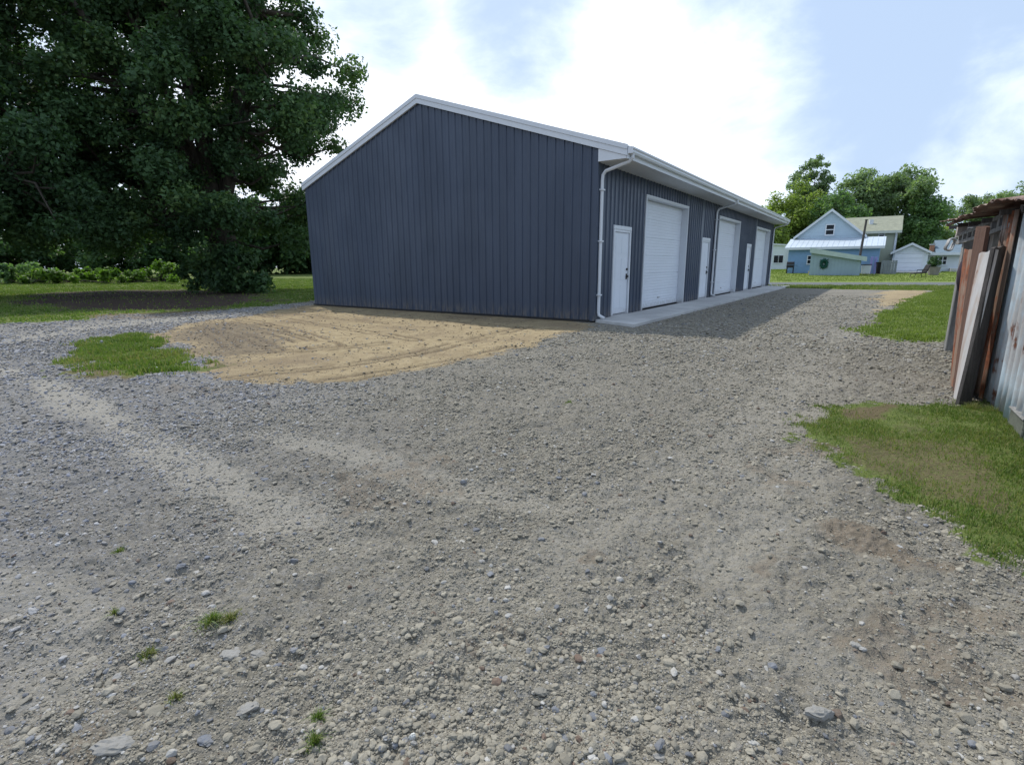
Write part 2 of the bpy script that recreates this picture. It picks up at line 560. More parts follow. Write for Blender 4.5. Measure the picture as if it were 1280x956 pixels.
def zones(x, y):
    """all the ground masks at world points"""
    n1 = fbm(x, y, 0.9, 4, 3) - 0.5
    n2 = fbm(x, y, 4.0, 3, 9) - 0.5
    n3 = fbm(x, y, 13.0, 2, 21) - 0.5
    nn = n1 * 0.9 + n2 * 0.5 + n3 * 0.2
    r = np.hypot(x, y)
    z = {}
    z['sand'] = np.maximum(sstep(-0.25, 0.40, poly_sd(x, y, Z_SAND) + nn * 1.0 + 0.05), sstep(-0.3, 0.4, poly_sd(x, y, Z_SAND2) + nn * 2.0))
    g = np.maximum(poly_sd(x, y, Z_LEFT) + nn * 0.9, poly_sd(x, y, Z_RIGHT) + nn * 0.9)
    g = np.maximum(g, np.maximum(poly_sd(x, y, Z_FAR) + nn * 0.2, poly_sd(x, y, Z_VERGE) + nn * 0.8))
    gn = np.maximum(poly_sd(x, y, Z_NEAR) + (n1 * 0.5 + n2 * 0.6 + n3 * 0.4) * 0.8, poly_sd(x, y, Z_PATCH) + nn * 1.7 - 0.1)
    z['grass'] = np.maximum(sstep(-0.08, 0.16, g), sstep(-0.16, 0.14, gn))
    z['road'] = sstep(-0.1, 0.15, poly_sd(x, y, Z_ROAD) + nn * 0.15)
    z['grass'] = z['grass'] * (1 - z['road'])
    b = np.maximum(sstep(-0.05, 0.12, poly_sd(x, y, Z_B1) + nn * 0.25), 0.66 * sstep(-0.08, 0.16, poly_sd(x, y, Z_B2) + nn * 1.2 - 0.03))
    b = np.maximum(b, 0.9 * sstep(-0.05, 0.12, poly_sd(x, y, Z_B3) + nn * 0.3))
    b = np.maximum(b, 0.75 * sstep(-0.2, 0.3, poly_sd(x, y, Z_B4) + nn * 0.9))
    b = np.maximum(b, 0.85 * sstep(-0.5, 0.8, poly_sd(x, y, Z_B5) + nn * 1.2))
    b = np.maximum(b, 0.35 * sstep(0.48, 0.66, fbm(x * 0.5 + y * 0.87, (y * 0.5 - x * 0.87) * 3.0, 0.7, 4, 83)) * z['sand'])
    b = np.maximum(b, 0.9 * sstep(-0.3, 0.3, poly_sd(x, y, Z_STRIP) + nn * 0.8))
    for p, rad in SPOTS:
        c = gp(*p)
        b = np.maximum(b, 0.75 * sstep(rad * 1.4, rad * 0.3, np.hypot(x - c[0], y - c[1]) + (n2 + n3) * rad * 2.4))
    # bare streaks in the close lawn
    bare = sstep(0.56, 0.66, fbm(x * 0.75 + y * 0.66, (y * 0.75 - x * 0.66) * 2.6, 1.3, 4, 77)) * sstep(0.0, 0.2, gn) * sstep(12, 8, r)
    z['brown'] = np.maximum(b, bare * 0.5)
    z['cool'] = sstep(0.2, -3.2, x + 0.12 * y + n1 * 2.0) * sstep(30, 12, r)
    z['mown'] = sstep(-0.2, 0.4, poly_sd(x, y, Z_FAR))
    z['darksoil'] = sstep(-0.6, 0.8, poly_sd(x, y, Z_DARKSOIL) + nn * 2.5)
    fi = np.zeros_like(x)
    for P, w_, a_ in FINES:
        fi = np.maximum(fi, a_ * sstep(w_ * 1.6, w_ * 0.4, line_d(x, y, P) + (n1 + n2 * 0.8) * w_ * 1.3))
    z['fines'] = fi * (1 - z['grass']) * (1 - z['sand'])
    ru = np.zeros_like(x)
    for P in RUTS:
        dl = line_d(x + n1 * 0.10, y + n1 * 0.10, P)
        ru = np.maximum(ru, sstep(0.10, 0.03, np.abs(dl - 0.11) + np.abs(n2) * 0.12) * sstep(0.36, 0.56, fbm(x, y, 1.1, 4, 40) + 0.05))
    z['rut'] = ru * z['sand']
    return z


def height(x, y, z):
    r = np.hypot(x, y)
    gravel = (1 - z['grass']) * (1 - z['sand']) * (1 - z['road'])
    near = sstep(40, 15, r)
    h = (fbm(x, y, 0.45, 3, 5) - 0.5) * 0.05 * near
    clod = fbm(x, y, 5.0, 4, 31) - 0.5
    h = h + gravel * near * (clod * 0.055 + (fbm(x, y, 11.0, 3, 32) - 0.5) * 0.060 + (fbm(x, y, 45.0, 2, 33) - 0.5) * 0.018 * sstep(5, 3, r)) * (1 - 0.7 * z['fines'])
    h = h + z['brown'] * near * (fbm(x, y, 8.0, 3, 51) - 0.4) * 0.03
    h = h + z['sand'] * ((fbm(x, y, 1.6, 3, 61) - 0.5) * 0.03 + (fbm(x, y, 9, 3, 62) - 0.5) * 0.022 - 0.028 * z['rut'])
    h = h + z['grass'] * near * ((fbm(x, y, 2.6, 3, 71) - 0.5) * 0.05 + 0.012)
    h = h - 0.025 * z['fines'] * near
    # keep the building pad level
    lx = (x - CX) * EX[0] + (y - CY) * EX[1]
    ly = (x - CX) * EY[0] + (y - CY) * EY[1]
    pad = np.maximum(np.maximum(-W - 0.2 - lx, lx - 1.3), np.maximum(-0.6 - ly, ly - L - 0.3))
    k = sstep(-0.1, 0.6, pad)
    return h * k - 0.012 + rise(x, y)


# ------------------------------------------------------------------ ground sheet
def mat_ground():
    t = NT('yard ground')
    v = t.coord('Object')
    n_big = t.noise(0.5, 5, 0.6, v)
    n_mid = t.noise(5, 6, 0.65, v)
    n_fine = t.noise(38, 5, 0.65, v)
    n_grit = t.noise(150, 3, 0.7, v)
    vor = t.n('ShaderNodeTexVoronoi')
    vor.inputs['Scale'].default_value = 34
    vor.inputs['Randomness'].default_value = 1
    t.l(v, vor.inputs['Vector'])
    vor2 = t.n('ShaderNodeTexVoronoi')
    vor2.inputs['Scale'].default_value = 90
    t.l(v, vor2.inputs['Vector'])
    # gravel: olive grey fines with pale and bluish chips
    g = t.mix(t.ramp(n_big, 0.35, 0.65), (0.212, 0.195, 0.157), (0.258, 0.238, 0.193))
    g = t.mix(t.ramp(n_mid, 0.35, 0.68), t.mix(0.30, g, (0.085, 0.080, 0.068)), g)
    sepc = t.n('ShaderNodeSeparateColor')
    t.l(vor.outputs['Color'], sepc.inputs[0])
    chip = t.mix(sepc.outputs[0], (0.08, 0.076, 0.068), (0.29, 0.28, 0.26))
    g = t.mix(t.math('MULTIPLY', t.ramp(n_fine, 0.42, 0.62), 0.55), g, chip)
    sep2 = t.n('ShaderNodeSeparateColor')
    t.l(vor2.outputs['Color'], sep2.inputs[0])
    g = t.mix(t.math('MULTIPLY', t.ramp(sep2.outputs[1], 0.6, 1.0), 0.35), g, (0.21, 0.21, 0.21))
    g = t.mix(t.math('MULTIPLY', t.ramp(sep2.outputs[2], 0.65, 1.0), 0.35), g, (0.05, 0.048, 0.045))
    g = t.mix(t.math('MULTIPLY', t.attr('cool'), 0.8), g, t.mix(1.0, g, (1.0, 1.05, 1.22), 'MULTIPLY'))
    # pale compacted wheel track
    fcol = t.mix(t.ramp(n_fine, 0.3, 0.7), (0.285, 0.268, 0.228), (0.355, 0.335, 0.29))
    g = t.mix(t.attr('fines'), g, fcol)
    # bare brown soil
    bcol = t.mix(t.ramp(n_fine, 0.3, 0.7), (0.110, 0.083, 0.058), (0.215, 0.170, 0.122))
    edge = t.math('ADD', t.attr('brown'), t.math('MULTIPLY', t.math('SUBTRACT', n_fine, 0.5), 0.9))
    g = t.mix(t.math('MULTIPLY', t.ramp(edge, 0.35, 1.0), 0.62), g, bcol)
    # sand
    s = t.mix(t.ramp(n_mid, 0.3, 0.7), (0.262, 0.206, 0.122), (0.368, 0.297, 0.185))
    s = t.mix(t.ramp(n_big, 0.45, 0.7), s, (0.22, 0.172, 0.112))
    s = t.mix(t.math('MULTIPLY', t.ramp(n_grit, 0.5, 0.8), 0.4), s, (0.16, 0.122, 0.080))
    s = t.mix(t.math('MULTIPLY', t.attr('rut'), 0.75), s, (0.130, 0.096, 0.062))
    s = t.mix(t.math('MULTIPLY', t.ramp(edge, 0.3, 0.9), 0.75), s, (0.145, 0.120, 0.090))
    se = t.math('ADD', t.attr('sand'), t.math('MULTIPLY', t.math('SUBTRACT', n_fine, 0.5), 0.7))
    g = t.mix(t.ramp(se, 0.3, 0.7), g, s)
    # lawn soil and thatch
    gr = t.mix(t.ramp(n_mid, 0.3, 0.7), (0.080, 0.110, 0.030), (0.135, 0.170, 0.050))
    gr = t.mix(t.ramp(n_big, 0.5, 0.75), gr, (0.135, 0.165, 0.05))
    gr = t.mix(t.math('MULTIPLY', t.ramp(n_fine, 0.5, 0.75), 0.5), gr, (0.06, 0.055, 0.03))
    gr = t.mix(t.attr('mown'), gr, t.mix(t.ramp(n_mid, 0.3, 0.7), (0.13, 0.175, 0.04), (0.19, 0.235, 0.065)))
    gr = t.mix(t.math('MULTIPLY', t.ramp(edge, 0.3, 0.85), 0.85), gr, (0.130, 0.098, 0.064))
    gr = t.mix(t.attr('darksoil'), gr, t.mix(t.ramp(n_mid, 0.3, 0.7), (0.035, 0.026, 0.022), (0.075, 0.055, 0.042)))  # dark bare soil under the big tree
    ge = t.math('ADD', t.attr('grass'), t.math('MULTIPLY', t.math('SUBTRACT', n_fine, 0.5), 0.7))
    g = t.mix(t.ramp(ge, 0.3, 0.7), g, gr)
    # old asphalt
    rc = t.mix(t.ramp(n_mid, 0.3, 0.7), (0.110, 0.122, 0.120), (0.150, 0.160, 0.155))
    g = t.mix(t.attr('road'), g, rc)
    hgt = t.math('ADD', t.math('MULTIPLY', vor.outputs['Distance'], -0.6), t.math('ADD', n_fine, t.math('MULTIPLY', n_grit, 0.5)))
    nm = t.bump(hgt, 0.8, 0.022)
    t.bsdf(g, 0.95, 0, 0.1, nm)
    return t.m


GROUND = mat_ground()

rr = [0.0, 0.35]
while rr[-1] < 60:
    rr.append(rr[-1] * 1.0065 if rr[-1] > 1 else rr[-1] * 1.05)
while rr[-1] < 430:
    rr.append(rr[-1] * 1.12)
rr = np.array(rr[1:])
aa = np.concatenate([np.arange(-180, -60, 4.0), np.arange(-60, -46, 0.7), np.arange(-46, 46, 0.17), np.arange(46, 60, 0.7), np.arange(60, 180, 4.0)])
aa = np.radians(aa)
nr, na = len(rr), len(aa)
RRg, AAg = np.meshgrid(rr, aa, indexing='ij')
gx, gy = (RRg * np.sin(AAg)).ravel(), (RRg * np.cos(AAg)).ravel()
gx, gy = np.append(gx, 0.0), np.append(gy, 0.0)
gz_ = zones(gx, gy)
gh = height(gx, gy, gz_)
gv = np.stack([gx, gy, gh], 1)
ii, jj = np.meshgrid(np.arange(nr - 1), np.arange(na), indexing='ij')
j2 = (jj + 1) % na
quads = np.stack([ii * na + jj, (ii + 1) * na + jj, (ii + 1) * na + j2, ii * na + j2], -1).reshape(-1, 4)
quads = quads[:, ::-1]
cfan = np.stack([np.full(na, nr * na), np.arange(na), (np.arange(na) + 1) % na, np.full(na, nr * na)], -1)[:, [0, 2, 1]]
fz = {k: v[quads].mean(1) for k, v in gz_.items()}
cls = np.zeros(len(quads), int)
cls[fz['grass'] > 0.5] = 1
cls[(fz['sand'] > 0.5) & (fz['grass'] <= 0.5)] = 2
cls[fz['road'] > 0.5] = 3


def sub_mesh(name, F_, attrs):
    idx, inv = np.unique(F_, return_inverse=True)
    o = npmesh(name, gv[idx], inv.reshape(F_.shape), GROUND, attrs={k: v[idx] for k, v in attrs.items()}, smooth=True)
    return tag(o, kind='structure')


sub_mesh('gravel_yard', quads[cls == 0], gz_)
sub_mesh('lawn_ground', quads[cls == 1], gz_)
sub_mesh('sand_ground', quads[cls == 2], gz_)
sub_mesh('road', quads[cls == 3], gz_)


def ground_z(x, y):
    x, y = np.atleast_1d(np.asarray(x, float)), np.atleast_1d(np.asarray(y, float))
    return height(x, y, zones(x, y))


def on_ground(px, py):
    """terrain point under a sight line"""
    d = ray(px, py)
    z = 0.0
    for _ in range(40):
        t = (z - CH) / d[2]
        z = 0.5 * z + 0.5 * float(rise(np.array(d[0] * t), np.array(d[1] * t)))
    t = (z - CH) / d[2]
    return np.array([d[0] * t, d[1] * t, z])


# ------------------------------------------------------------------ gravel stones (uncountable)
def mat_stone():
    t = NT('crushed stone')
    v = t.coord('Object')
    c = t.attr('tint', 'Color')
    n = t.noise(90, 4, 0.65, v)
    n2 = t.noise(14, 3, 0.6, v)
    c = t.mix(t.math('MULTIPLY', t.ramp(n, 0.35, 0.75), 0.45), c, (0.175, 0.161, 0.13))
    c = t.mix(t.math('MULTIPLY', t.ramp(n2, 0.5, 0.7), 0.35), c, (0.255, 0.236, 0.192))
    t.bsdf(c, 0.92, 0, 0.15, t.bump(n, 0.5, 0.006))
    return t.m


STONE = mat_stone()


def ico(sub):
    bm = bmesh.new()
    bmesh.ops.create_icosphere(bm, subdivisions=sub, radius=1)
    v = np.array([p.co[:] for p in bm.verts])
    f = np.array([[q.index for q in p.verts] for p in bm.faces])
    bm.free()
    return v, f


def rand_rot(n, rng):
    q = rng.normal(size=(n, 4))
    q /= np.linalg.norm(q, axis=1)[:, None]
    w, x, y, z = q.T
    return np.stack([np.stack([1 - 2 * (y * y + z * z), 2 * (x * y - z * w), 2 * (x * z + y * w)], -1),
                     np.stack([2 * (x * y + z * w), 1 - 2 * (x * x + z * z), 2 * (y * z - x * w)], -1),
                     np.stack([2 * (x * z - y * w), 2 * (y * z + x * w), 1 - 2 * (x * x + y * y)], -1)], 1)


def stones(pos, size, tint, base, rng, flat=0.62):
    bv, bf = base
    n, k = len(pos), len(bv)
    # angular shapes: clip each with a few random planes
    v = np.repeat(bv[None], n, 0) * (1 + rng.normal(0, 0.10, (n, k, 1)))
    for _ in range(3):
        d = rng.normal(size=(n, 1, 3))
        d /= np.linalg.norm(d, axis=2, keepdims=True)
        lim = rng.uniform(0.45, 0.85, (n, 1, 1))
        p = (v * d).sum(2, keepdims=True)
        v = v - d * np.maximum(p - lim, 0) * 0.9
    v = v * rng.uniform(0.6, 1.15, (n, 1, 3))
    v = np.einsum('nij,nkj->nki', rand_rot(n, rng), v)
    v[:, :, 2] *= flat
    v = v * (size * 0.5)[:, None, None] + pos[:, None, :]
    f = bf[None] + (np.arange(n) * k)[:, None, None]
    c = np.repeat(tint[:, None, :], k, 1)
    return v.reshape(-1, 3), f.reshape(-1, 3), c.reshape(-1, 3)


def scatter_gravel():
    rng = np.random.default_rng(5)
    N = 1000000
    # candidate positions uniform over annulus sectors, thinned with distance
    u = rng.uniform(0, 1, N)
    r0, r1 = 0.85, 26.0
    r = r0 * (r1 / r0) ** u                      # density ~ 1/r^2
    a = np.radians(rng.uniform(-52, 52, N))
    x, y = r * np.sin(a), r * np.cos(a)
    smin = np.maximum(0.0055, 0.0025 * r)
    s = smin * (1 - rng.uniform(0, 1, N)) ** (-1 / 2.9)
    cap = np.clip(0.0085 * r, 0.036, 0.075) * (1 + 0.5 * rng.uniform(0, 1, N) ** 3)
    s = np.where(s > cap, cap * rng.uniform(0.4, 1, N), s)
    dens = 0.60 * np.ones(N)
    z = zones(x, y)
    gravel = (1 - z['grass']) * (1 - z['sand']) * (1 - z['road'])
    # stony heaps and finer stretches
    pat = fbm(x, y, 0.8, 4, 91)
    pat2 = fbm(x, y, 3.0, 3, 92)
    stony = np.clip(0.55 + 2.6 * (pat - 0.45) + 2.4 * (pat2 - 0.5), 0.30, 1.35)
    left = sstep(-0.3, -2.5, x + 0.1 * y)
    stony = stony * (0.85 + 0.5 * left)
    keep = gravel * stony * (1 - 0.92 * z['fines']) * (1 - 0.55 * z['brown'])
    keep = np.maximum(keep, (0.035 + 0.12 * z['brown'] + 0.10 * z['rut']) * z['sand'] * (r < 18))
    m = rng.uniform(0, 1, N) < keep * dens * np.where(s > 0.05, 0.55, 1.0)
    lx = (x - CX) * EX[0] + (y - CY) * EX[1]
    ly = (x - CX) * EY[0] + (y - CY) * EY[1]
    m &= ~((lx > -W - 0.05) & (lx < 1.2) & (ly > -0.45) & (ly < L + 0.2))
    x, y, r, s, a = x[m], y[m], r[m], s[m], a[m]
    left, zsand = left[m], z['sand'][m]
    n = len(x)
    hz = height(x, y, {k: v[m] for k, v in z.items()})
    pos = np.stack([x, y, hz + s * rng.uniform(-0.08, 0.20, n)], 1)
    soil = np.array([0.262, 0.242, 0.196])
    pale = np.array([0.35, 0.343, 0.325])
    blue = np.array([0.165, 0.175, 0.195])
    brown = np.array([0.14, 0.10, 0.078])
    k = rng.uniform(0, 1, n)[:, None]
    big = sstep(0.018, 0.04, s)[:, None]
    pk = 0.05 + 0.16 * left[:, None] + 0.03 * big
    bk = 0.03 + 0.15 * left[:, None] + 0.03 * big
    tint = np.where(k < pk, pale, np.where(k < pk + bk, blue, np.where(k > 0.985, brown, soil)))
    tint = np.where((zsand[:, None] > 0.5) & (rng.uniform(0, 1, (n, 1)) < 0.8), np.array([0.27, 0.212, 0.135]), tint)
    tint = tint * rng.uniform(0.70, 1.22, (n, 1)) * (1 + z['cool'][m][:, None] * np.array([0.0, 0.03, 0.16]))
    return pos, s, tint, r, rng


pos, s_, tint, r_, rng_ = scatter_gravel()
px_size = s_ / np.maximum(r_, 0.5)
bigm = px_size > 0.0105
parts_ = [stones(pos[bigm], s_[bigm], tint[bigm], ico(2), rng_), stones(pos[~bigm], s_[~bigm], tint[~bigm], ico(1), rng_)]
print('stones', bigm.sum(), (~bigm).sum())
off = len(parts_[0][0])
o = npmesh('gravel', np.concatenate([parts_[0][0], parts_[1][0]]), np.concatenate([parts_[0][1], parts_[1][1] + off]), STONE, colors=np.concatenate([parts_[0][2], parts_[1][2]]))
tag(o, 'loose grey crushed stones and clods strewn over the yard', 'gravel', kind='stuff')


def single_stone(px, py, wpx, tint, label, seed, dims=(1.0, 0.8, 0.6)):
    c = gp(px, py)
    d = math.hypot(c[0], c[1], CH)
    s = 0.78 * wpx / F * d
    rng = np.random.default_rng(seed)
    v, f, cc = stones(np.zeros((1, 3)), np.array([s * 1.15]), np.array([tint]), ico(3), rng, 0.75)
    v = v * np.array(dims)
    z = float(ground_z(c[0], c[1])[0])
    v[:, 2] -= v[:, 2].min() + 0.25 * s * dims[2]
    o = npmesh('stone', v, f, STONE, colors=cc)
    o.location = (c[0], c[1], z)
    tag(o, label, 'stone', 'large loose stones on the gravel')


BL, PA, GR = (0.15, 0.163, 0.19), (0.26, 0.255, 0.24), (0.19, 0.183, 0.16)
single_stone(751, 806, 19, BL, 'bluish grey stone lying alone right of the twin brown soil spots', 1)
single_stone(142, 932, 30, (0.24, 0.235, 0.222), 'wide flat grey slab of stone in the bottom left gravel corner', 2, (1.3, 0.8, 0.5))
single_stone(287, 812, 22, PA, 'pale rounded stone just below the largest green weed tuft', 3)
single_stone(323, 806, 18, (0.24, 0.235, 0.222), 'pale oval stone a hand to the right of the stone under the weed', 4, (1.2, 0.8, 0.6))
single_stone(310, 884, 20, (0.24, 0.235, 0.222), 'pale pointed stone between the weed tuft and the bottom frame edge', 5, (1.1, 0.9, 0.7))
single_stone(258, 918, 19, BL, 'dark blue grey angular stone low in the left gravel', 6)
single_stone(515, 914, 15, (0.55, 0.56, 0.54), 'upright whitish chip of stone beside brown soil at the bottom', 7, (0.7, 0.7, 1.4))
single_stone(1026, 895, 24, (0.24, 0.235, 0.222), 'light grey slanted stone in the stony cluster at lower right', 8, (1.25, 0.8, 0.6))
single_stone(675, 862, 20, GR, 'olive grey clod of stone near the bottom centre of the yard', 9)
single_stone(826, 938, 20, (0.24, 0.235, 0.222), 'pale squarish stone cut by the bottom edge right of centre', 10)
single_stone(225, 702, 16, BL, 'blue grey stone partly sunk beside the pale wheel track', 12)


# ------------------------------------------------------------------ grass
def blades(name, x, y, hgt, wid, var, lean=0.45, label=None, kind='stuff', cat='grass', parent=None, seed=1, z=None):
    rng = np.random.default_rng(seed)
    n = len(x)
    if z is None:
        z = ground_z(x, y)
    a = rng.uniform(0, 2 * PI, n)
    b = rng.uniform(0, 2 * PI, n)
    ln = np.abs(rng.normal(0, lean, n)) * hgt
    wx, wy = np.cos(a) * wid, np.sin(a) * wid
    lx, ly = np.cos(b) * ln, np.sin(b) * ln
    zz = z - 0.006
    p0 = np.stack([x - wx, y - wy, zz], 1)
    p1 = np.stack([x + wx, y + wy, zz], 1)
    p2 = np.stack([x + wx * .7 + lx * .35, y + wy * .7 + ly * .35, zz + hgt * 0.6], 1)
    p3 = np.stack([x - wx * .7 + lx * .35, y - wy * .7 + ly * .35, zz + hgt * 0.6], 1)
    p4 = np.stack([x + lx, y + ly, zz + hgt * np.sqrt(np.clip(1 - (ln / np.maximum(hgt, 1e-6)) ** 2 * 0.5, 0.2, 1))], 1)
    v = np.stack([p0, p1, p2, p3, p4], 1).reshape(-1, 3)
    base = (np.arange(n) * 5)[:, None]
    f = np.concatenate([base + np.array([[0, 1, 2]]), base + np.array([[0, 2, 3]]), base + np.array([[3, 2, 4]])], 0)
    o = npmesh(name, v, f, BLADE, parent, attrs={'var': np.repeat(var, 5)})
    if kind:
        tag(o, label, cat, kind=kind)
    return o


def lawn(name, P, n, h0, wid, label, seed, rmax=None, dry=0.25, mat=None):
    rng = np.random.default_rng(seed)
    P = np.array(P)
    lo, hi = P.min(0), P.max(0)
    x, y = rng.uniform(lo[0], hi[0], n), rng.uniform(lo[1], hi[1], n)
    r = np.hypot(x, y)
    m = (poly_sd(x, y, [tuple(p) for p in P]) > -0.4)
    if rmax:
        m &= (r < rmax)
    m &= (np.abs(np.arctan2(x, y)) < R(56)) & (y > 0.3)
    x, y = x[m], y[m]
    z = zones(x, y)
    clump = fbm(x, y, 3.2, 3, 15)
    keep = z['grass'] * (1 - 0.88 * z['brown']) * (1 - 0.93 * z['darksoil']) * np.clip(0.25 + 2.2 * (clump - 0.3), 0.12, 1)
    m = rng.uniform(0, 1, len(x)) < keep
    x, y, clump, br = x[m], y[m], clump[m], z['brown'][m]
    n = len(x)
    hg = h0 * rng.uniform(0.5, 1.25, n) * (0.55 + 0.9 * clump)
    dryf = fbm(x, y, 0.9, 3, 44)
    var = np.clip(rng.normal(0.38, 0.2, n) + (dryf - 0.5) * 0.9 + 0.45 * br, 0, 1)
    var = np.where(rng.uniform(0, 1, n) < dry * np.clip(dryf * 1.4, 0, 1), rng.uniform(0.75, 1, n), var)
    o = blades(name, x, y, hg, wid * rng.uniform(0.7, 1.3, n), var, 0.5, label, seed=seed + 1)
    if mat:
        o.data.materials[0] = mat
    return o


lawn('grass', Z_NEAR, 340000, 0.030, 0.0026, 'short green lawn with dry streaks beside the shed', 21, 7.5, 0.6)
lawn('grass', Z_PATCH, 60000, 0.065, 0.007, 'bright green grass island between the gravel lane and sand', 22)
lawn('grass', [tuple(p) for p in Z_RIGHT], 900000, 0.055, 0.011, 'green lawn beyond the gravel behind the rusty shed', 23, 34, 0.12, BLADE_MOWN)
lawn('grass', G((900, 352), (1300, 352.5)) + [(55, 60), (55, 80), (24, 75)], 120000, 0.05, 0.03, 'sunlit mown lawn across the road before the houses', 24, 90, 0.1, BLADE_MOWN)
lawn('grass', G((-60, 406), (130, 404), (392, 376)) + [(-8, 28), (-8, 50), (-60, 50), (-40, 14)], 330000, 0.06, 0.02, 'shaded lawn under and around the big trees', 25, 62, 0.1)
lawn('grass', [tuple(p) for p in Z_VERGE], 60000, 0.10, 0.016, 'dry grass verge at the near edge of the road', 26, 60, 0.5)


def tuft(px, py, wpx, n, h, label, seed, dry=0.2):
    c = gp(px, py)
    d = math.hypot(c[0], c[1], CH)
    rad = 0.5 * wpx / F * d
    rng = np.random.default_rng(seed)
    n = int(n * 1.8)
    a, q = rng.uniform(0, 2 * PI, n), rng.uniform(0, 1, n) ** 0.8 * rad * (0.6 + 0.5 * np.sin(rng.uniform(0, 6.28, n) * 2))
    x, y = np.cos(a) * q * 1.2, np.sin(a) * q
    z = ground_z(x + c[0], y + c[1])
    z0 = float(z.mean())
    var = np.where(rng.uniform(0, 1, n) < dry, rng.uniform(0.8, 1, n), rng.uniform(0.2, 0.55, n))
    o = blades('weed_tuft', x, y, h * rng.uniform(0.4, 1.1, n) * np.clip(1.15 - np.abs(q) / rad, 0.35, 1), np.full(n, 0.0016), var, 1.0, kind=None, seed=seed, z=z - z0)
    o.location = (c[0], c[1], z0)
    tag(o, label, 'weed', 'weed tufts')


tuft(264, 772, 34, 170, 0.05, 'largest bright green weed tuft growing in the left gravel', 31)
tuft(285, 768, 26, 90, 0.05, 'straw coloured weed touching the largest green tuft', 32, 0.8)
tuft(184, 806, 24, 90, 0.04, 'yellowing weed tuft below and left of the largest tuft', 33, 0.6)
tuft(147, 681, 16, 60, 0.04, 'small green weed tuft high in the left gravel', 34, 0.3)
tuft(218, 866, 20, 70, 0.04, 'dry straw weed tuft near a reddish stone', 35, 0.8)
tuft(397, 888, 22, 110, 0.04, 'small leafy green weed near the bottom centre left', 36, 0.1)
tuft(393, 920, 26, 110, 0.04, 'dull green weed tuft next to the bottom edge', 37, 0.3)
tuft(711, 503, 14, 70, 0.05, 'lone green weed in the gravel before the garage corner', 38, 0.1)
tuft(142, 762, 14, 50, 0.035, 'tiny yellow green weed among the bluish stones', 39, 0.5)

tuft(1216, 512, 26, 150, 0.09, 'dry tan weeds at the foot of the dark plank by the shed', 40, 0.85)
tuft(1236, 516, 22, 130, 0.08, 'green and tan weeds under the corrugated wall edge', 41, 0.5)

# ------------------------------------------------------------------ garage
RIBP = 0.2286


def ribs(t0, t1, h=0.026, pitch=RIBP, phase=0.06):
    """trapezoid-ribbed profile [(t, out)] between t0 and t1"""
    out = [(t0, 0.0)]
    k = math.ceil((t0 - phase) / pitch)
    while True:
        c = phase + k * pitch
        if c + 0.035 > t1:
            break
        if c - 0.035 > t0:
            out += [(c - 0.032, 0), (c - 0.014, h), (c + 0.014, h), (c + 0.032, 0)]
            m = c + pitch / 2
            if m + 0.03 < t1:
                out += [(m - 0.016, 0), (m - 0.008, 0.004), (m + 0.008, 0.004), (m + 0.016, 0)]
        k += 1
    out.append((t1, 0.0))
    return out


garage = thing('metal_garage', (CX, CY, 0), -AZ, 'long dark blue ribbed metal garage with white roof trim and three roller doors', 'garage')
RX = -W / 2
SL = RISE / (W / 2)


def roofz(x):
    return H + RISE - abs(x - RX) * SL


# gable walls
for yy, sgn, nm in ((0.0, -1, 'front'), (L, 1, 'rear')):
    mb = MB()
    pr = ribs(-W, 0)
    i = min(range(len(pr)), key=lambda q: abs(pr[q][0] - RX))
    pr[i] = (RX, pr[i][1])
    mb.sheet([(t, yy + sgn * o_, 0.02) for t, o_ in pr], [(t, yy + sgn * o_, roofz(t) + 0.02) for t, o_ in pr])
    mb.build('gable_wall', NAVY, garage)
OPEN = [('e', 0.928, 1.988), ('o', 2.923, 6.691), ('e', 8.505, 9.55), ('o', 10.686, 14.376), ('e', 16.122, 17.11), ('o', 18.102, 21.924)]
EHT, OHT = 2.13, 3.06
mb = MB()
cur = 0.0
for k, a, b in OPEN + [('x', L, L)]:
    pr = ribs(cur, a)
    mb.sheet([(o_, t, 0.02) for t, o_ in pr], [(o_, t, 3.5) for t, o_ in pr])
    if k != 'x':
        pr = ribs(a, b)
        top = EHT if k == 'e' else OHT
        mb.sheet([(o_, t, top) for t, o_ in pr], [(o_, t, 3.5) for t, o_ in pr])
    cur = b
mb.build('side_wall', NAVY, garage)
mb = MB()
pr = ribs(0, L)
mb.sheet([(-W - o_, t, 0.02) for t, o_ in pr], [(-W - o_, t, H) for t, o_ in pr])
mb.build('back_wall', NAVY, garage)
# corner and base trims
mb = MB()
mb.box(-0.09, 0.027, -0.027, -0.023, 0.02, H - 0.03).box(0.023, 0.0272, -0.0272, 0.10, 0.02, 3.48)
mb.build('corner_trim', NAVY, garage)
mb = MB().box(-W - 0.03, -0.10, -0.034, -0.022, 0.0, 0.045)
mb.build('base_trim', BLACK, garage)
# roof
OH = 0.70
TH = 0.19
for side, nm in ((1, 'r'), (-1, 'l')):
    xe = OH if side == 1 else -W - 0.05
    mb = MB()
    pr = ribs(-0.06, L + 0.06, 0.022)
    ze = roofz(xe) + TH
    zr = H + RISE + TH
    mb.sheet([(xe + side * 0.04, t, ze - 0.013 + o_) for t, o_ in pr], [(RX, t, zr + o_) for t, o_ in pr])
    mb.build('roof_panel', ROOFW, garage, solid=0.006)
mb = MB()
d = 0.17
mb.prism([(RX - d, -0.07, H + RISE + TH - d * SL + 0.028), (RX, -0.07, H + RISE + TH + 0.035), (RX + d, -0.07, H + RISE + TH - d * SL + 0.028),
          (RX + d, -0.07, H + RISE + TH - d * SL + 0.02), (RX, -0.07, H + RISE + TH + 0.022), (RX - d, -0.07, H + RISE + TH - d * SL + 0.02)], (0, L + 0.14, 0))
mb.build('ridge_cap', ROOFW, garage)
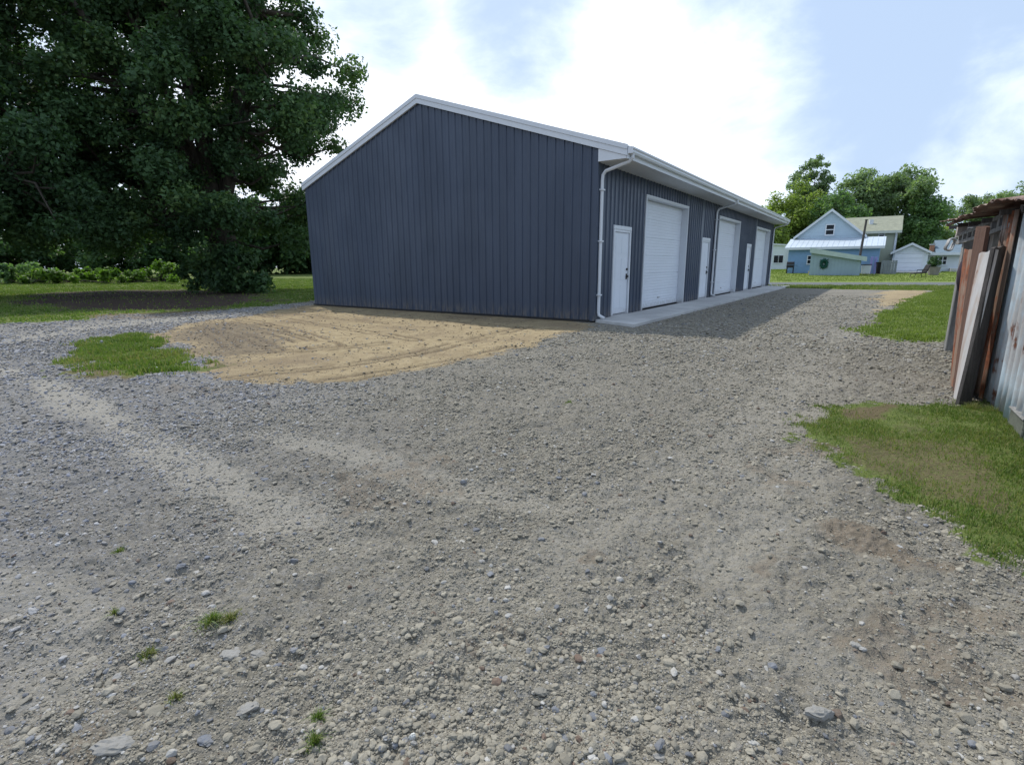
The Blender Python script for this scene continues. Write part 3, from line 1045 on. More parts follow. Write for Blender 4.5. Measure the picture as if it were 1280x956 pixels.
# rake trims: a lower board and a raised upper lip
for yy, sgn in ((0, -1), (L, 1)):
    for x0, x1 in ((RX, OH), (RX, -W - 0.05)):
        mb = MB()
        z0, z1 = roofz(x0), roofz(x1)
        y0 = yy + sgn * 0.024
        mb.prism([(x0, y0, z0), (x1, y0, z1), (x1, y0, z1 + 0.12), (x0, y0, z0 + 0.12)], (0, sgn * 0.05, 0))
        mb.prism([(x0, y0, z0 + 0.123), (x1, y0, z1 + 0.123), (x1, y0, z1 + TH + 0.03), (x0, y0, z0 + TH + 0.03)], (0, sgn * 0.066, 0))
        mb.build('rake_trim', WHITE, garage)
    # boxed eave end below the rake
    mb = MB()
    y0 = yy + sgn * 0.024
    mb.prism([(0.03, y0, 3.48), (OH - 0.02, y0, 3.48), (OH - 0.02, y0, roofz(OH - 0.02) - 0.004), (0.03, y0, roofz(0.03) - 0.004)], (0, sgn * 0.03, 0))
    mb.build('eave_end', WHITE, garage)
# soffit with shallow grooves
mb = MB()
pr = ribs(-0.02, L + 0.02, 0.006, 0.3, 0.1)
mb.sheet([(0.0, t, 3.48 - o_) for t, o_ in pr], [(OH - 0.01, t, 3.48 - o_) for t, o_ in pr])
mb.build('soffit', SOFFIT, garage, solid=0.004)
MB().box(OH - 0.01, OH + 0.012, -0.05, L + 0.05, 3.47, 3.695).build('fascia', WHITE, garage)
# gutter: open channel, K-shaped front
mb = MB()
gp_ = [(OH + 0.014, 3.685), (OH + 0.014, 3.565), (OH + 0.085, 3.565), (OH + 0.105, 3.60), (OH + 0.10, 3.635), (OH + 0.125, 3.66), (OH + 0.125, 3.69), (OH + 0.117, 3.69),
       (OH + 0.117, 3.664), (OH + 0.092, 3.637), (OH + 0.097, 3.603), (OH + 0.082, 3.573), (OH + 0.022, 3.573), (OH + 0.022, 3.685)]
mb.prism([(x, -0.06, z) for x, z in gp_], (0, L + 0.12, 0))
mb.box(OH + 0.012, OH + 0.124, -0.066, -0.061, 3.565, 3.69).box(OH + 0.012, OH + 0.124, L + 0.061, L + 0.066, 3.565, 3.69)
mb.build('gutter', WHITE, garage)


def downspout(y):
    mb = MB()
    pts = [(OH + 0.06, y, 3.57), (OH + 0.06, y, 3.50), (OH - 0.02, y, 3.43), (0.14, y + 0.02, 3.30), (0.075, y + 0.02, 3.22), (0.065, y + 0.02, 3.1)]
    pts += [(0.065, y + 0.02, 0.22), (0.08, y + 0.02, 0.15), (0.22, y + 0.02, 0.085)]
    mb.tube(pts, 0.041, 8, squash=0.8)
    o = mb.build('downspout', WHITE, garage)
    for z in (0.6, 1.8, 2.9):
        MB().box(0.018, 0.118, y - 0.04, y + 0.08, z, z + 0.03).build('strap', WHITE, o)


downspout(0.09)
downspout(10.05)
downspout(L - 0.12)


def entry_door(y0, y1):
    d = thing_part('entry_door', garage)
    fr = MB()
    fr.box(-0.06, 0.03, y0, y0 + 0.07, 0.02, EHT).box(-0.06, 0.03, y1 - 0.07, y1, 0.02, EHT).box(-0.06, 0.032, y0 - 0.01, y1 + 0.01, EHT, EHT + 0.09)
    fr.box(-0.06, 0.02, y0 + 0.07, y1 - 0.07, EHT - 0.06, EHT)
    f = fr.build('door_frame', WHITE, garage, bevel=0.004)
    sl = MB().box(-0.05, -0.008, y0 + 0.085, y1 - 0.085, 0.09, EHT - 0.065)
    # six shallow raised panels
    ya, yb = y0 + 0.085, y1 - 0.085
    wq = (yb - ya)
    for za, zb in ((0.22, 0.80), (0.92, 1.45), (1.57, 1.95)):
        for q in (0, 1):
            a = ya + wq * (0.13 + 0.40 * q)
            sl.box(-0.008, -0.002, a, a + wq * 0.34, za, zb)
    slab = sl.build('entry_door', WHITED, garage, bevel=0.003)
    MB().box(-0.05, 0.035, y0 + 0.07, y1 - 0.07, 0.02, 0.075).build('threshold', simple_get('alu'), slab)
    hb = MB()
    hy = y1 - 0.15
    hb.tube([(-0.006, hy, 1.0), (0.05, hy, 1.0)], 0.028, 10).tube([(0.05, hy + 0.01, 1.0), (0.055, hy - 0.11, 1.0)], 0.011, 8).box(-0.006, 0.004, hy - 0.035, hy + 0.035, 0.93, 1.07)
    hb.build('handle', BLACK, slab)
    MB().tube([(-0.006, hy, 1.18), (0.022, hy, 1.18)], 0.03, 12).build('deadbolt', BLACK, slab)
    MB().box(-0.056, -0.052, y0 + 0.071, y1 - 0.071, 0.08, EHT - 0.061).build('weather_seal', RUBBER, f)


def thing_part(n, p):
    return None


ALU = simple('brushed aluminium', (0.45, 0.45, 0.46), 0.4, 0.1, 6, metal=0.6)


def simple_get(_):
    return ALU


def roller_door(y0, y1):
    fr = MB()
    fr.box(-0.22, 0.034, y0, y0 + 0.05, 0.02, OHT).box(-0.22, 0.034, y1 - 0.05, y1, 0.02, OHT).box(-0.22, 0.036, y0 - 0.005, y1 + 0.005, OHT, OHT + 0.05)
    fr.box(-0.22, 0.028, y0 + 0.05, y1 - 0.05, OHT - 0.03, OHT)
    f = fr.build('door_frame', WHITE, garage, bevel=0.005)
    # sectional leaf: ribbed sections with dark joints
    n = 6
    z0, z1 = 0.055, OHT - 0.03
    hs = (z1 - z0) / n
    mb = MB()
    ya, yb = y0 + 0.053, y1 - 0.053
    prof = []
    for k in range(n):
        b = z0 + k * hs
        prof += [(b + 0.004, -0.188), (b + 0.012, -0.175)]
        for q in range(1, 6):
            c = b + hs * q / 6
            prof += [(c - 0.012, -0.175), (c - 0.006, -0.1805), (c + 0.006, -0.1805), (c + 0.012, -0.175)]
        prof += [(b + hs - 0.012, -0.175), (b + hs - 0.004, -0.188)]
    mb.sheet([(x, ya, z) for z, x in prof], [(x, yb, z) for z, x in prof])
    leaf = mb.build('roller_door', WHITED, garage)
    MB().box(-0.195, -0.170, ya, yb, 0.022, 0.054).build('bottom_seal', RUBBER, leaf)
    MB().box(-0.178, -0.155, (ya + yb) / 2 - 0.08, (ya + yb) / 2 + 0.08, 0.30, 0.33).build('handle', ALU, leaf)


for k, a, b in OPEN:
    (entry_door if k == 'e' else roller_door)(a, b)
# dark inside so that gaps never show sky
MB().box(-W + 0.1, -0.2, 0.1, L - 0.1, 0.015, 0.02).build('floor_slab', CONC, garage)

# apron
mb = MB()
ys = [-0.30, 2.3, 6.9, 10.1, 14.6, 18.0, L - 0.02]
for q in range(len(ys) - 1):
    y0, y1 = ys[q] + (0.004 if q else 0), ys[q + 1] - 0.004
    p = [(0.036, y0 if q else 0.02, -0.06), (1.16, y0 if q else -0.42, -0.06), (1.16, y1, -0.06), (0.036, y1, -0.06)]
    mb.prism(p, (0, 0, 0.115))
ap = mb.build('concrete_apron', CONC, None, bevel=0.008)
ap.location = (CX, CY, 0)
ap.rotation_euler = (0, 0, -AZ)
tag(ap, kind='structure')

# ------------------------------------------------------------------ rusty shed
SA = R(33.0)
SP = on_ground(1184, 440)                     # far corner post foot
sd = np.array([math.sin(SA), math.cos(SA)])
# shed local frame: x = into the shed (away from the yard), y = along the wall towards the far end; origin at the far post
shed = thing('tin_shed', (SP[0], SP[1], 0), -SA, 'low open fronted shed of rusty corrugated sheets with sagging tin roof', 'shed')
SHM = Matrix.Translation(Vector((SP[0], SP[1], 0))) @ Matrix.Rotation(-SA, 4, 'Z')
SHI = SHM.inverted()


def sl(px, py, xl=0.0):
    """local (y, z) where the sight line meets the shed plane x = xl"""
    o_ = SHI @ Vector((0, 0, CH))
    d = SHI.to_3x3() @ Vector(ray(px, py))
    t = (xl - o_.x) / d.x
    p = o_ + d * t
    return p.y, p.z


def corr(y0, y1, z0, z1, x=0.0, amp=0.02, pitch=0.11, lean=0.0, zb=None):
    """sine-corrugated sheet along local y"""
    mb = MB()
    n = max(3, int(abs(y1 - y0) / pitch * 8))
    A, B = [], []
    for i in range(n + 1):
        y = y0 + (y1 - y0) * i / n
        o_ = amp * math.sin(2 * PI * y / pitch)
        j = 0.012 * math.sin(y * 9.1) + 0.01 * math.sin(y * 23)
        A.append((x + o_ - lean, y, z0 + j))
        B.append((x + o_, y, z1 + (zb(y) if zb else 0)))
    rows = [A]
    for k in range(1, 6):
        f = k / 6
        rows.append([tuple(Vector(a).lerp(Vector(b), f)) for a, b in zip(A, B)])
    rows.append(B)
    for p, q in zip(rows, rows[1:]):
        mb.sheet(p, q)
    return mb


def quad_board(name, bl, br, tl, tr, mat, thick, label, cat, dy=0.15, extra=None, waves=0):
    """a board standing on the ground at two foot points and leaning back to two head points"""
    a, b = on_ground(*bl), on_ground(*br)
    c, d = dp(*tr, b[1] + dy), dp(*tl, a[1] + dy)
    o_ = Vector((a + b) / 2)
    A, B, C_, D = [Vector(p) - o_ for p in (a, b, c, d)]
    nrm = (B - A).cross(D - A).normalized()
    n = 24 if waves else 6
    m = 10
    mb = MB()
    rows = []
    for k in range(m + 1):
        f = k / m
        row = []
        for i in range(n + 1):
            g = i / n
            p = A.lerp(B, g).lerp(D.lerp(C_, g), f)
            w_ = 0.008 * math.sin(3 * f + g * 2) + (0.010 * math.sin(g * waves * 2 * PI) if waves else 0)
            if k == m:
                p = p + Vector((0, 0, 0.008 * math.sin(g * 11)))
            row.append(p + nrm * w_)
        rows.append(row)
    for p, q in zip(rows, rows[1:]):
        mb.sheet([tuple(v) for v in p], [tuple(v) for v in q])
    o = mb.build(name, mat, None, solid=thick)
    o.location = o_
    tag(o, label, cat)
    return o


quad_board('rusty_sheet', (1189, 474), (1191.5, 487), (1205.5, 312), (1216, 313), RUSTRED, 0.004, 'brown rusty steel sheet leaning farthest left against the tin shed', 'metal sheet', 0.12, waves=2)
quad_board('timber_plank', (1190.5, 486), (1195, 494), (1220, 284), (1232, 283), BROWNW, 0.03, 'brown timber leaning between the rusty sheet and the white board at the shed', 'timber', 0.15)
quad_board('white_board', (1191.5, 496), (1199, 505), (1224, 317), (1244, 311), RUSTWHITE, 0.02, 'dirty white board leaning between brown timber and dark plank at the shed', 'board', 0.15)
quad_board('dark_plank', (1198, 506.5), (1213, 504), (1243, 310), (1260, 307.5), WOODD, 0.03, 'dark grey weathered plank leaning nearest to the corrugated shed wall', 'plank', 0.2)

y_l, y_n = -3.15, -6.2
corr(y_l, y_n, 0.0, 1.80, -0.06, 0.028, 0.17, zb=lambda y: -0.03 * (y - y_l)).build('corrugated_wall', RUSTBLUE, shed, smooth=True, solid=0.003)
corr(y_l + 0.34, y_l - 0.26, 0.01, 1.76, -0.115, 0.012).build('rusted_edge_sheet', RUSTRED, shed, smooth=True, solid=0.003)
# posts
MB().box(-0.03, 0.10, -0.02, 0.17, 0, 1.78).build('post', WOODG, shed, bevel=0.008)
MB().box(-0.05, 0.07, -1.05, -0.93, 0, 1.80).build('post', WOODD, shed, bevel=0.008)
MB().box(0.0, 0.10, -3.0, -2.88, 0, 1.78).build('post', BROWNW, shed, bevel=0.008)
# pale wall boards behind the leaning boards
for q in range(9):
    y = -1.10 - q * 0.205
    mb = MB().box(0.075, 0.098, y - 0.19, y, 0.15 + 0.02 * (q % 3), 1.66 - 0.015 * (q % 2))
    wb = mb.build('wall_board', WOODG if q % 3 else RUSTWHITE, shed, bevel=0.003)
    if q in (2, 4, 7):
        MB().tube([(0.072, y - 0.1, 1.36), (0.078, y - 0.1, 1.36)], 0.03, 8).build('knot_hole', BLACK, wb)
XE = -0.33
EDGE = sorted(sl(px, py, XE) for px, py in ((1179, 276), (1203, 272), (1236, 253), (1262, 250.8), (1280, 250)))
EY_, EZ_ = [e[0] for e in EDGE], [e[1] for e in EDGE]
print('roof edge', EDGE)
# beam of two rails with blocks between
RAIL = []
for (pa, pb) in (((1197, 304), (1266, 281)), ((1195.5, 296), (1257, 268.5))):
    (ya, za), (yb, zb_) = sl(*pa, -0.10), sl(*pb, -0.10)
    RAIL.append((ya, za, yb, zb_))
    MB().tube([(-0.10, ya, za), (-0.10, (ya + yb) / 2, (za + zb_) / 2 - 0.012), (-0.10, yb, zb_)], 0.030, 4).build('rail', WOODG, shed)
for q in range(9):
    f = (q + 0.5) / 9
    ya, za, yb, zb_ = RAIL[0]
    y = ya + (yb - ya) * f
    za2 = za + (zb_ - za) * f
    yc, zc, yd, ze_ = RAIL[1]
    zt_ = zc + (ze_ - zc) * (y - yc) / (yd - yc)
    MB().box(-0.122, -0.078, y - 0.05, y + 0.05, za2 + 0.02, zt_ - 0.02).build('rail_block', WOODG, shed)
(yq, zq), (yq2, zq2) = sl(1256, 280, -0.06), sl(1268, 264, -0.06)
MB().box(-0.07, -0.045, min(yq, yq2), max(yq, yq2), 1.55, max(zq, zq2)).build('wall_board', WOODG, shed, bevel=0.003)
MB().box(-0.16, -0.06, -0.30, -0.18, 1.66, 1.78).build('rail_bracket', RUSTWHITE, shed)
# back, end wall and rafters
for q in range(10):
    MB().box(2.3, 2.33, -q * 0.62 - 0.60, -q * 0.62 + 0.1, 0, 1.95).build('back_board', BROWNW, shed)
for q in range(8):
    x = 0.12 + q * 0.28
    MB().box(x, x + 0.27, 0.10, 0.13, 0.02, 1.80).build('end_board', BROWNW if q % 2 else WOODD, shed)
for q in range(8):
    y = 0.25 - q * 0.85
    MB().tube([(-0.20, y, float(np.interp(y, EY_, EZ_)) - 0.07), (2.4, y, 1.90)], 0.035, 4).build('rafter', WOODD, shed)


def roof_sheet(y0, y1, lift, mat):
    mb = MB()
    n = int(abs(y1 - y0) / 0.09 * 8)
    rows = []
    for k in range(9):
        f = k / 8
        row = []
        for i in range(n + 1):
            y = y0 + (y1 - y0) * i / n
            x = XE + (2.6 - XE) * f + (0.03 * math.sin(y * 7) + 0.012 * math.sin(y * 31)) * (1 - f)
            ze_ = float(np.interp(y, EY_, EZ_))
            z = ze_ + lift + (2.02 - ze_) * f ** 0.7 * 0.8 + 0.007 * math.sin(2 * PI * y / 0.09) + 0.008 * math.sin(x * 4 + y)
            row.append((x, y, z))
        rows.append(row)
    for p, q in zip(rows, rows[1:]):
        mb.sheet(p, q)
    mb.build('roof_sheet', mat, shed, smooth=True, solid=0.003)


for q, (y0, y1) in enumerate(((EY_[-1], EY_[-1] - 1.3), (EY_[-1] - 1.22, -2.2), (-2.12, -3.4), (-3.32, -4.7), (-4.62, -6.4))):
    roof_sheet(y0, y1, 0.006 * (q % 2), RUSTDARK)
# thin loose board under the roof tip
MB().tube([(-0.27, EY_[-1] + 0.05, EZ_[-1] - 0.06), (-0.24, EY_[-1] - 1.6, EZ_[-1] - 0.05)], 0.022, 4).build('fascia_board', BROWNW, shed)


def local_to_world(x, y, z):
    return SHM @ Vector((x, y, z))


yl_, zl_ = sl(1189, 304, -0.12)
c_ = local_to_world(-0.12, yl_, zl_)
mb = MB()
for q in range(2):
    pts = [(0.02 * q - 0.02 + 0.01 * math.sin(t * 3), (0.125 + 0.010 * q) * math.cos(t), (0.075 + 0.008 * q) * math.sin(t) - 0.02 + 0.03 * math.cos(t)) for t in np.linspace(0, 2 * PI, 25)]
    mb.tube(pts, 0.014, 6)
co = mb.build('hose_coil', simple('pale dusty hose', (0.33, 0.33, 0.32), 0.7, 0.2, 10), None, smooth=True)
co.location = c_
co.rotation_euler = (0, 0, R(-60))
tag(co, 'pale coil of hose hanging from the far end of the shed rail', 'hose')

# dark sack hanging inside the gap
mb = MB()
prof = [(0.02, 0.0), (0.05, -0.05), (0.10, -0.14), (0.13, -0.28), (0.12, -0.42), (0.08, -0.52), (0.02, -0.56)]
vs, fs = [], []
for i, (r0, z0) in enumerate(prof):
    for k in range(12):
        t = 2 * PI * k / 12
        rr_ = r0 * (1 + 0.12 * math.sin(3 * t + i))
        vs.append((rr_ * math.cos(t), rr_ * math.sin(t), z0))
for i in range(len(prof) - 1):
    for k in range(12):
        fs.append((i * 12 + k, i * 12 + (k + 1) % 12, (i + 1) * 12 + (k + 1) % 12, (i + 1) * 12 + k))
sk = MB().add(vs, fs).build('sack', simple('dark purple cloth', (0.03, 0.022, 0.032), 0.9, 0.3, 9), None, smooth=True)
sk.location = local_to_world(0.02, -0.42, 1.44)
tag(sk, 'dark cloth sack hanging in the open gap beside the shed corner post', 'sack')

b0 = gp(1259, 531)
cb = thing('concrete_block', (b0[0], b0[1], 0.0), -SA, 'grey concrete block lying at the foot of the corrugated shed wall', 'concrete block')
mb = MB().box(0, 0.19, -0.42, 0.0, -0.01, 0.14)
o_ = mb.build('block_body', simple('mossy concrete', (0.11, 0.12, 0.10), 0.9, 0.3, 6, bump=0.4), cb, bevel=0.008)
MB().box(-0.012, 0.20, -0.43, 0.01, 0.142, 0.158).build('capping', WOODG, cb, bevel=0.004)

# ------------------------------------------------------------------ trees
def leaf_cloud(centers, radii, counts, size, rng, squash=0.75, shell=0.55, hang=0.0):
    """leaf rhombs around clump centres; returns verts, faces(quads), var"""
    idx = np.repeat(np.arange(len(centers)), counts)
    n = len(idx)
    d = rng.normal(size=(n, 3))
    d /= np.linalg.norm(d, axis=1)[:, None]
    rad = rng.uniform(0, 1, n) ** shell
    wob = 1 + 0.25 * np.sin(d[:, 0] * 5 + idx) * np.cos(d[:, 1] * 4 + idx * 1.7)
    p = centers[idx] + d * (rad * wob * radii[idx])[:, None] * np.array([1, 1, squash])
    nd = d * 0.5 + rng.normal(size=(n, 3)) * 0.6 + np.array([0, 0, 0.45])
    nd /= np.linalg.norm(nd, axis=1)[:, None]
    t = np.cross(nd, rng.normal(size=(n, 3)))
    t[:, 2] -= hang
    t /= np.linalg.norm(t, axis=1)[:, None]
    b = np.cross(nd, t)
    s = size * rng.uniform(0.4, 1.5, n)[:, None]
    v = np.stack([p - t * s * 0.5, p + b * s * 0.32 - nd * s * 0.06, p + t * s * 0.5, p - b * s * 0.32 - nd * s * 0.06], 1)
    clumpv = rng.uniform(0, 1, len(centers))
    var = np.clip(0.55 * rng.uniform(0, 1, n) + 0.45 * clumpv[idx], 0, 1)
    f = (np.arange(n) * 4)[:, None] + np.array([[0, 1, 2, 3]])
    return v.reshape(-1, 3), f, np.repeat(var, 4)


def make_tree(name, base, height_, lobes, nclump, nleaf, leaf, clump_r, mat, label, seed, group=None, cat='tree', trunk_r=0.3, fork=0.22, squash=0.75, nlimb=7, hollow=0.45, hang=0.0, zmin=0.6, twigs=True):
    """lobes: list of (dx, dy, z, rx, ry, rz) ellipsoids that shape the crown"""
    rng = np.random.default_rng(seed)
    rnd = random.Random(seed)
    root = thing(name, tuple(base), 0, label, cat, group)
    vol = np.array([l[3] * l[4] * l[5] for l in lobes]) ** 0.72
    vol /= vol.sum()
    cs = []
    while len(cs) < nclump:
        l = lobes[rng.choice(len(lobes), p=vol)]
        d = rng.normal(size=3)
        d /= np.linalg.norm(d)
        q = hollow + (1 - hollow) * rng.uniform(0, 1) ** 0.6
        p = np.array([l[0] + d[0] * l[3] * q, l[1] + d[1] * l[4] * q, l[2] + d[2] * l[5] * q])
        if p[2] > zmin:
            cs.append(p)
    cs = np.array(cs)
    rad = clump_r * rng.uniform(0.55, 1.3, nclump)
    cnt = np.maximum(8, (nleaf * rad ** 2 / (rad ** 2).sum())).astype(int)
    v, f, var = leaf_cloud(cs, rad, cnt, leaf, rng, squash, 0.55, hang)
    # stray sprigs
    npmesh('crown', v, f, mat, root, attrs={'var': var})
    # trunk, limbs and branches in one piece
    mb = MB()
    zf = height_ * fork
    tr = trunk_r
    mb.tube([(0, 0, -0.15), (0, 0, 0.15), (0.02 * tr, 0.03, zf * 0.4), (0.1 * tr, 0, zf), (0.2 * tr, 0.1, zf * 1.25)], [tr * 1.7, tr * 1.3, tr, tr * 0.92, tr * 0.6], 10)
    limbs = []
    cen = np.array([[l[0], l[1], l[2]] for l in lobes]).mean(0)
    for k in range(nlimb):
        tgt = cs[rng.integers(len(cs))] if k >= len(lobes) else np.array(lobes[k][:3]) + rng.normal(size=3) * 0.3 * clump_r + np.array([0, 0, lobes[k][5] * 0.45])
        s0 = np.array([0, 0, zf * rng.uniform(0.75, 1.1)])
        m1 = s0 + (tgt - s0) * 0.35 + np.array([0, 0, 0.10 * height_]) * rng.uniform(0.1, 0.7)
        m2 = s0 + (tgt - s0) * 0.7 + np.array([0, 0, 0.06 * height_]) * rng.uniform(0.2, 0.8)
        pts = [s0, m1, m2, tgt]
        mb.tube([tuple(p) for p in pts], [tr * 0.55, tr * 0.38, tr * 0.24, tr * 0.08], 7)
        limbs.append(pts)
    allp = np.array([a + (b - a) * t for L_ in limbs for a, b in zip(L_[:-1], L_[1:]) for t in (0.0, 0.33, 0.66)] + [[0, 0, zf]])
    allr = np.array([tr * 0.22] * len(allp))
    if twigs:
        for c in cs:
            dd = np.linalg.norm(allp - c, axis=1) + np.maximum(0, allp[:, 2] - c[2]) * 0.8
            s0 = allp[dd.argmin()]
            mid = (s0 + c) / 2 + rng.normal(size=3) * 0.12 * np.linalg.norm(c - s0)
            mb.tube([tuple(s0), tuple(mid), tuple(c)], [tr * 0.14, tr * 0.09, tr * 0.03], 5, caps=False)
    mb.build('trunk', BARK, root, smooth=True)
    return root


tb = on_ground(285, 363)
make_tree('maple_tree', tb, 19, [(-0.8, 0, 11.5, 7.2, 7.5, 6.6), (-5.5, -1, 11, 6, 6, 7.0), (3.8, -0.5, 11.0, 4.2, 5, 5.4), (-0.6, 1, 15.5, 5.8, 6, 4.2),
                                 (0, -1, 4.6, 6.6, 5.5, 2.6), (-5, -1.5, 4.8, 5.5, 4.6, 3.2)],
          360, 250000, 0.20, 1.12, LEAF_DARK, 'huge dark spreading tree with thick trunk beside the lane, left of the garage', 101, trunk_r=0.75, fork=0.2, nlimb=12, hollow=0.5, zmin=2.6)
tb2 = on_ground(-90, 372)
make_tree('maple_tree', tb2, 17, [(0, 0, 10, 7.5, 6.5, 6.5), (5.2, -1.0, 7.0, 4.6, 4.2, 3.6), (6.6, -2.0, 4.4, 3.8, 3.4, 2.2), (1.5, -3, 5, 4.6, 3.5, 3.2), (3.0, 0, 13.5, 5.5, 5, 4.0)],
          240, 180000, 0.18, 1.1, LEAF_DARK, 'dense dark tree at the left frame edge with boughs hanging low', 102, trunk_r=0.55, fork=0.2, nlimb=9, zmin=1.9)


def make_shrub(base, w, hgt, nleaf, leaf, mat, label, seed, name='shrub', cat='shrub', group=None, depth=None):
    rng = np.random.default_rng(seed)
    depth = depth or w
    root = thing(name, tuple(base), 0, label, cat, group)
    n = max(6, int(nleaf / 160))
    cs = np.stack([rng.normal(0, 0.30, n) * w, rng.normal(0, 0.30, n) * depth, hgt * rng.uniform(0.12, 0.85, n)], 1)
    cs[:, 2] *= np.clip(1.1 - (np.abs(cs[:, 0]) / w) * 0.9, 0.4, 1)
    rad = np.full(n, 0.22 * min(w, hgt * 1.3)) * rng.uniform(0.6, 1.3, n)
    v, f, var = leaf_cloud(cs, rad, np.full(n, nleaf // n), leaf, rng, 0.9, 0.6)
    v[:, 2] = np.maximum(v[:, 2], 0.01)
    npmesh('foliage', v, f, mat, root, attrs={'var': var})
    mb = MB()
    for k in range(min(n, 14)):
        mb.tube([(cs[k][0] * 0.1, cs[k][1] * 0.1, -0.05), tuple(cs[k] * np.array([0.6, 0.6, 0.5])), tuple(cs[k])], [0.03, 0.02, 0.008], 5, caps=False)
    mb.build('stem', BARK, root)
    return root


make_shrub(on_ground(288, 366), 3.2, 2.6, 6500, 0.22, LEAF_DARK, 'dark bushy undergrowth wrapping the foot of the huge tree', 110, depth=2.0)
make_shrub(on_ground(205, 352), 4.2, 1.6, 3000, 0.26, LEAF_BRIGHT, 'sunlit yellow green shrub just left of the big trunk', 112, group='sunlit shrubs behind the big trees')
make_shrub(on_ground(150, 353), 5.5, 1.2, 3600, 0.26, LEAF_BRIGHT, 'low sunlit brush in the middle of the gap under the trees', 113, group='sunlit shrubs behind the big trees')
make_shrub(on_ground(90, 353), 5.5, 1.3, 3600, 0.26, LEAF_BRIGHT, 'sunlit brush under the hanging boughs toward the left edge', 114, group='sunlit shrubs behind the big trees')
make_shrub(on_ground(35, 354), 5.5, 1.5, 3600, 0.26, LEAF_MID, 'greener brush nearest to the left frame edge', 115, group='sunlit shrubs behind the big trees')
# shaded wood edge behind the big trees
for k, (px, dist, hh, rx) in enumerate([(-60, 66, 12, 8), (60, 74, 10, 8), (170, 70, 11, 8), (262, 78, 10, 8), (330, 62, 10, 6), (392, 66, 8.5, 5.5), (440, 72, 8, 6)]):
    d = ray(px, 335)
    base = np.array([d[0] / d[1] * dist, dist, 0.4])
    lab = ['dark wood edge tree farthest left behind the hanging boughs', 'rounded tree behind the sunlit brush at far left', 'background tree seen through the gap under the boughs',
           'background tree behind the huge trunk', 'dark background tree right of the huge trunk', 'dark background tree touching the garage left corner', 'dark background tree mostly hidden by the garage'][k]
    make_tree('background_tree', base, hh, [(0, 0, hh * 0.52, rx, rx * 0.8, hh * 0.46), (rx * 0.4, 0, hh * 0.3, rx * 0.7, rx * 0.7, hh * 0.26), (-rx * 0.5, 0, hh * 0.28, rx * 0.7, rx * 0.7, hh * 0.24)],
              80, 14000, 0.55, 1.7, LEAF_DARK, lab, 120 + k, 'trees behind the lawn at left', trunk_r=0.3, nlimb=5, twigs=False, zmin=0.5)


def tree_px(name, px, pyb, ptop, phalf, dist, mat, label, seed, shape, nleaf=11000, leaf=0.55, group='trees behind the houses', clump=1.5, nclump=80, squash=0.75, hang=0.0, hollow=0.25):
    """shape: list of (u, v, ru, rv) lobes in units of the half width / height"""
    d = ray(px, pyb)
    Y = dist
    X = d[0] / d[1] * Y
    z0 = 0.5
    top = dp(px, ptop, Y)[2] - z0
    hw = abs(dp(px + phalf, pyb, Y)[0] - X)
    lob = [(u * hw, rng_t.uniform(-0.15, 0.15) * hw, v * top, ru * hw, ru * hw * 0.8, rv * top) for u, v, ru, rv in shape]
    return make_tree(name, (X, Y, z0), top, lob, int(nclump * 1.7), nleaf * 2, leaf * 0.78, clump * 1.05, mat, label, seed, group, trunk_r=0.35, nlimb=6, squash=squash, hang=hang, hollow=hollow, zmin=0.3)


rng_t = np.random.default_rng(3)
tree_px('broadleaf_tree', 1092, 335, 203, 76, 96, LEAF_GREY, 'broad airy grey green tree rising behind the olive two storey house', 141,
        [(0, .62, .7, .36), (-.45, .55, .5, .30), (.5, .50, .5, .30), (.1, .35, .8, .22), (.85, .42, .25, .28), (-.25, .74, .45, .22), (.35, .70, .45, .24)], 26000, 0.55, clump=1.45, nclump=130, hang=0.3)
tree_px('broadleaf_tree', 990, 335, 226, 46, 92, LEAF_YEL, 'yellow green bushy tree directly behind the garage far end', 142,
        [(0, .58, .8, .38), (-.5, .42, .6, .32), (.45, .40, .7, .34), (0, .22, 1.0, .2)], 17000, 0.5, clump=1.4, nclump=90)
tree_px('poplar_tree', 1006, 335, 187, 22, 104, LEAF_GREY, 'tall narrow feathery tree standing above the yellow green one', 143,
        [(0.15, .74, .85, .25), (-.35, .58, 1.1, .3), (-1.0, .42, 1.2, .3)], 11000, 0.5, clump=1.1, nclump=55, hang=0.5)
tree_px('broadleaf_tree', 1040, 335, 232, 36, 88, LEAF_MID, 'mid green tree behind the gable of the blue house', 144,
        [(0, .6, .9, .36), (-.3, .32, .9, .3)], 12000, 0.5, clump=1.35, nclump=70)
tree_px('broadleaf_tree', 1146, 335, 243, 26, 90, LEAF_MID, 'dark shaded tree standing right of the olive house corner', 145,
        [(0, .6, .9, .38), (0.1, .3, 1, .3)], 9000, 0.5, clump=1.3, nclump=60)
tree_px('broadleaf_tree', 1172, 335, 281, 24, 98, LEAF_YEL, 'low yellow green tree behind the white ranch house chimney', 146,
        [(0, .6, .9, .36), (0.2, .3, 1.1, .3)], 7000, 0.5, clump=1.2, nclump=45)
tree_px('broadleaf_tree', 1214, 335, 229, 34, 110, LEAF_GREY, 'pale loose tree showing above the tip of the shed roof', 147,
        [(0, .72, .9, .22), (-.3, .55, .7, .2), (.4, .4, .9, .3)], 9000, 0.5, clump=1.2, nclump=55)
tree_px('broadleaf_tree', 1262, 335, 226, 36, 118, LEAF_GREY, 'pale tree above the shed roof at the right frame edge', 148,
        [(0, .7, .9, .24), (-.4, .55, .7, .22), (.3, .4, 1, .3)], 9000, 0.5, clump=1.3, nclump=55)
tree_px('broadleaf_tree', 1195, 335, 300, 22, 92, LEAF_MID, 'low dark green tree under the shed roof tip', 149, [(0, .55, 1, .4)], 5000, 0.5, clump=1.2, nclump=36)
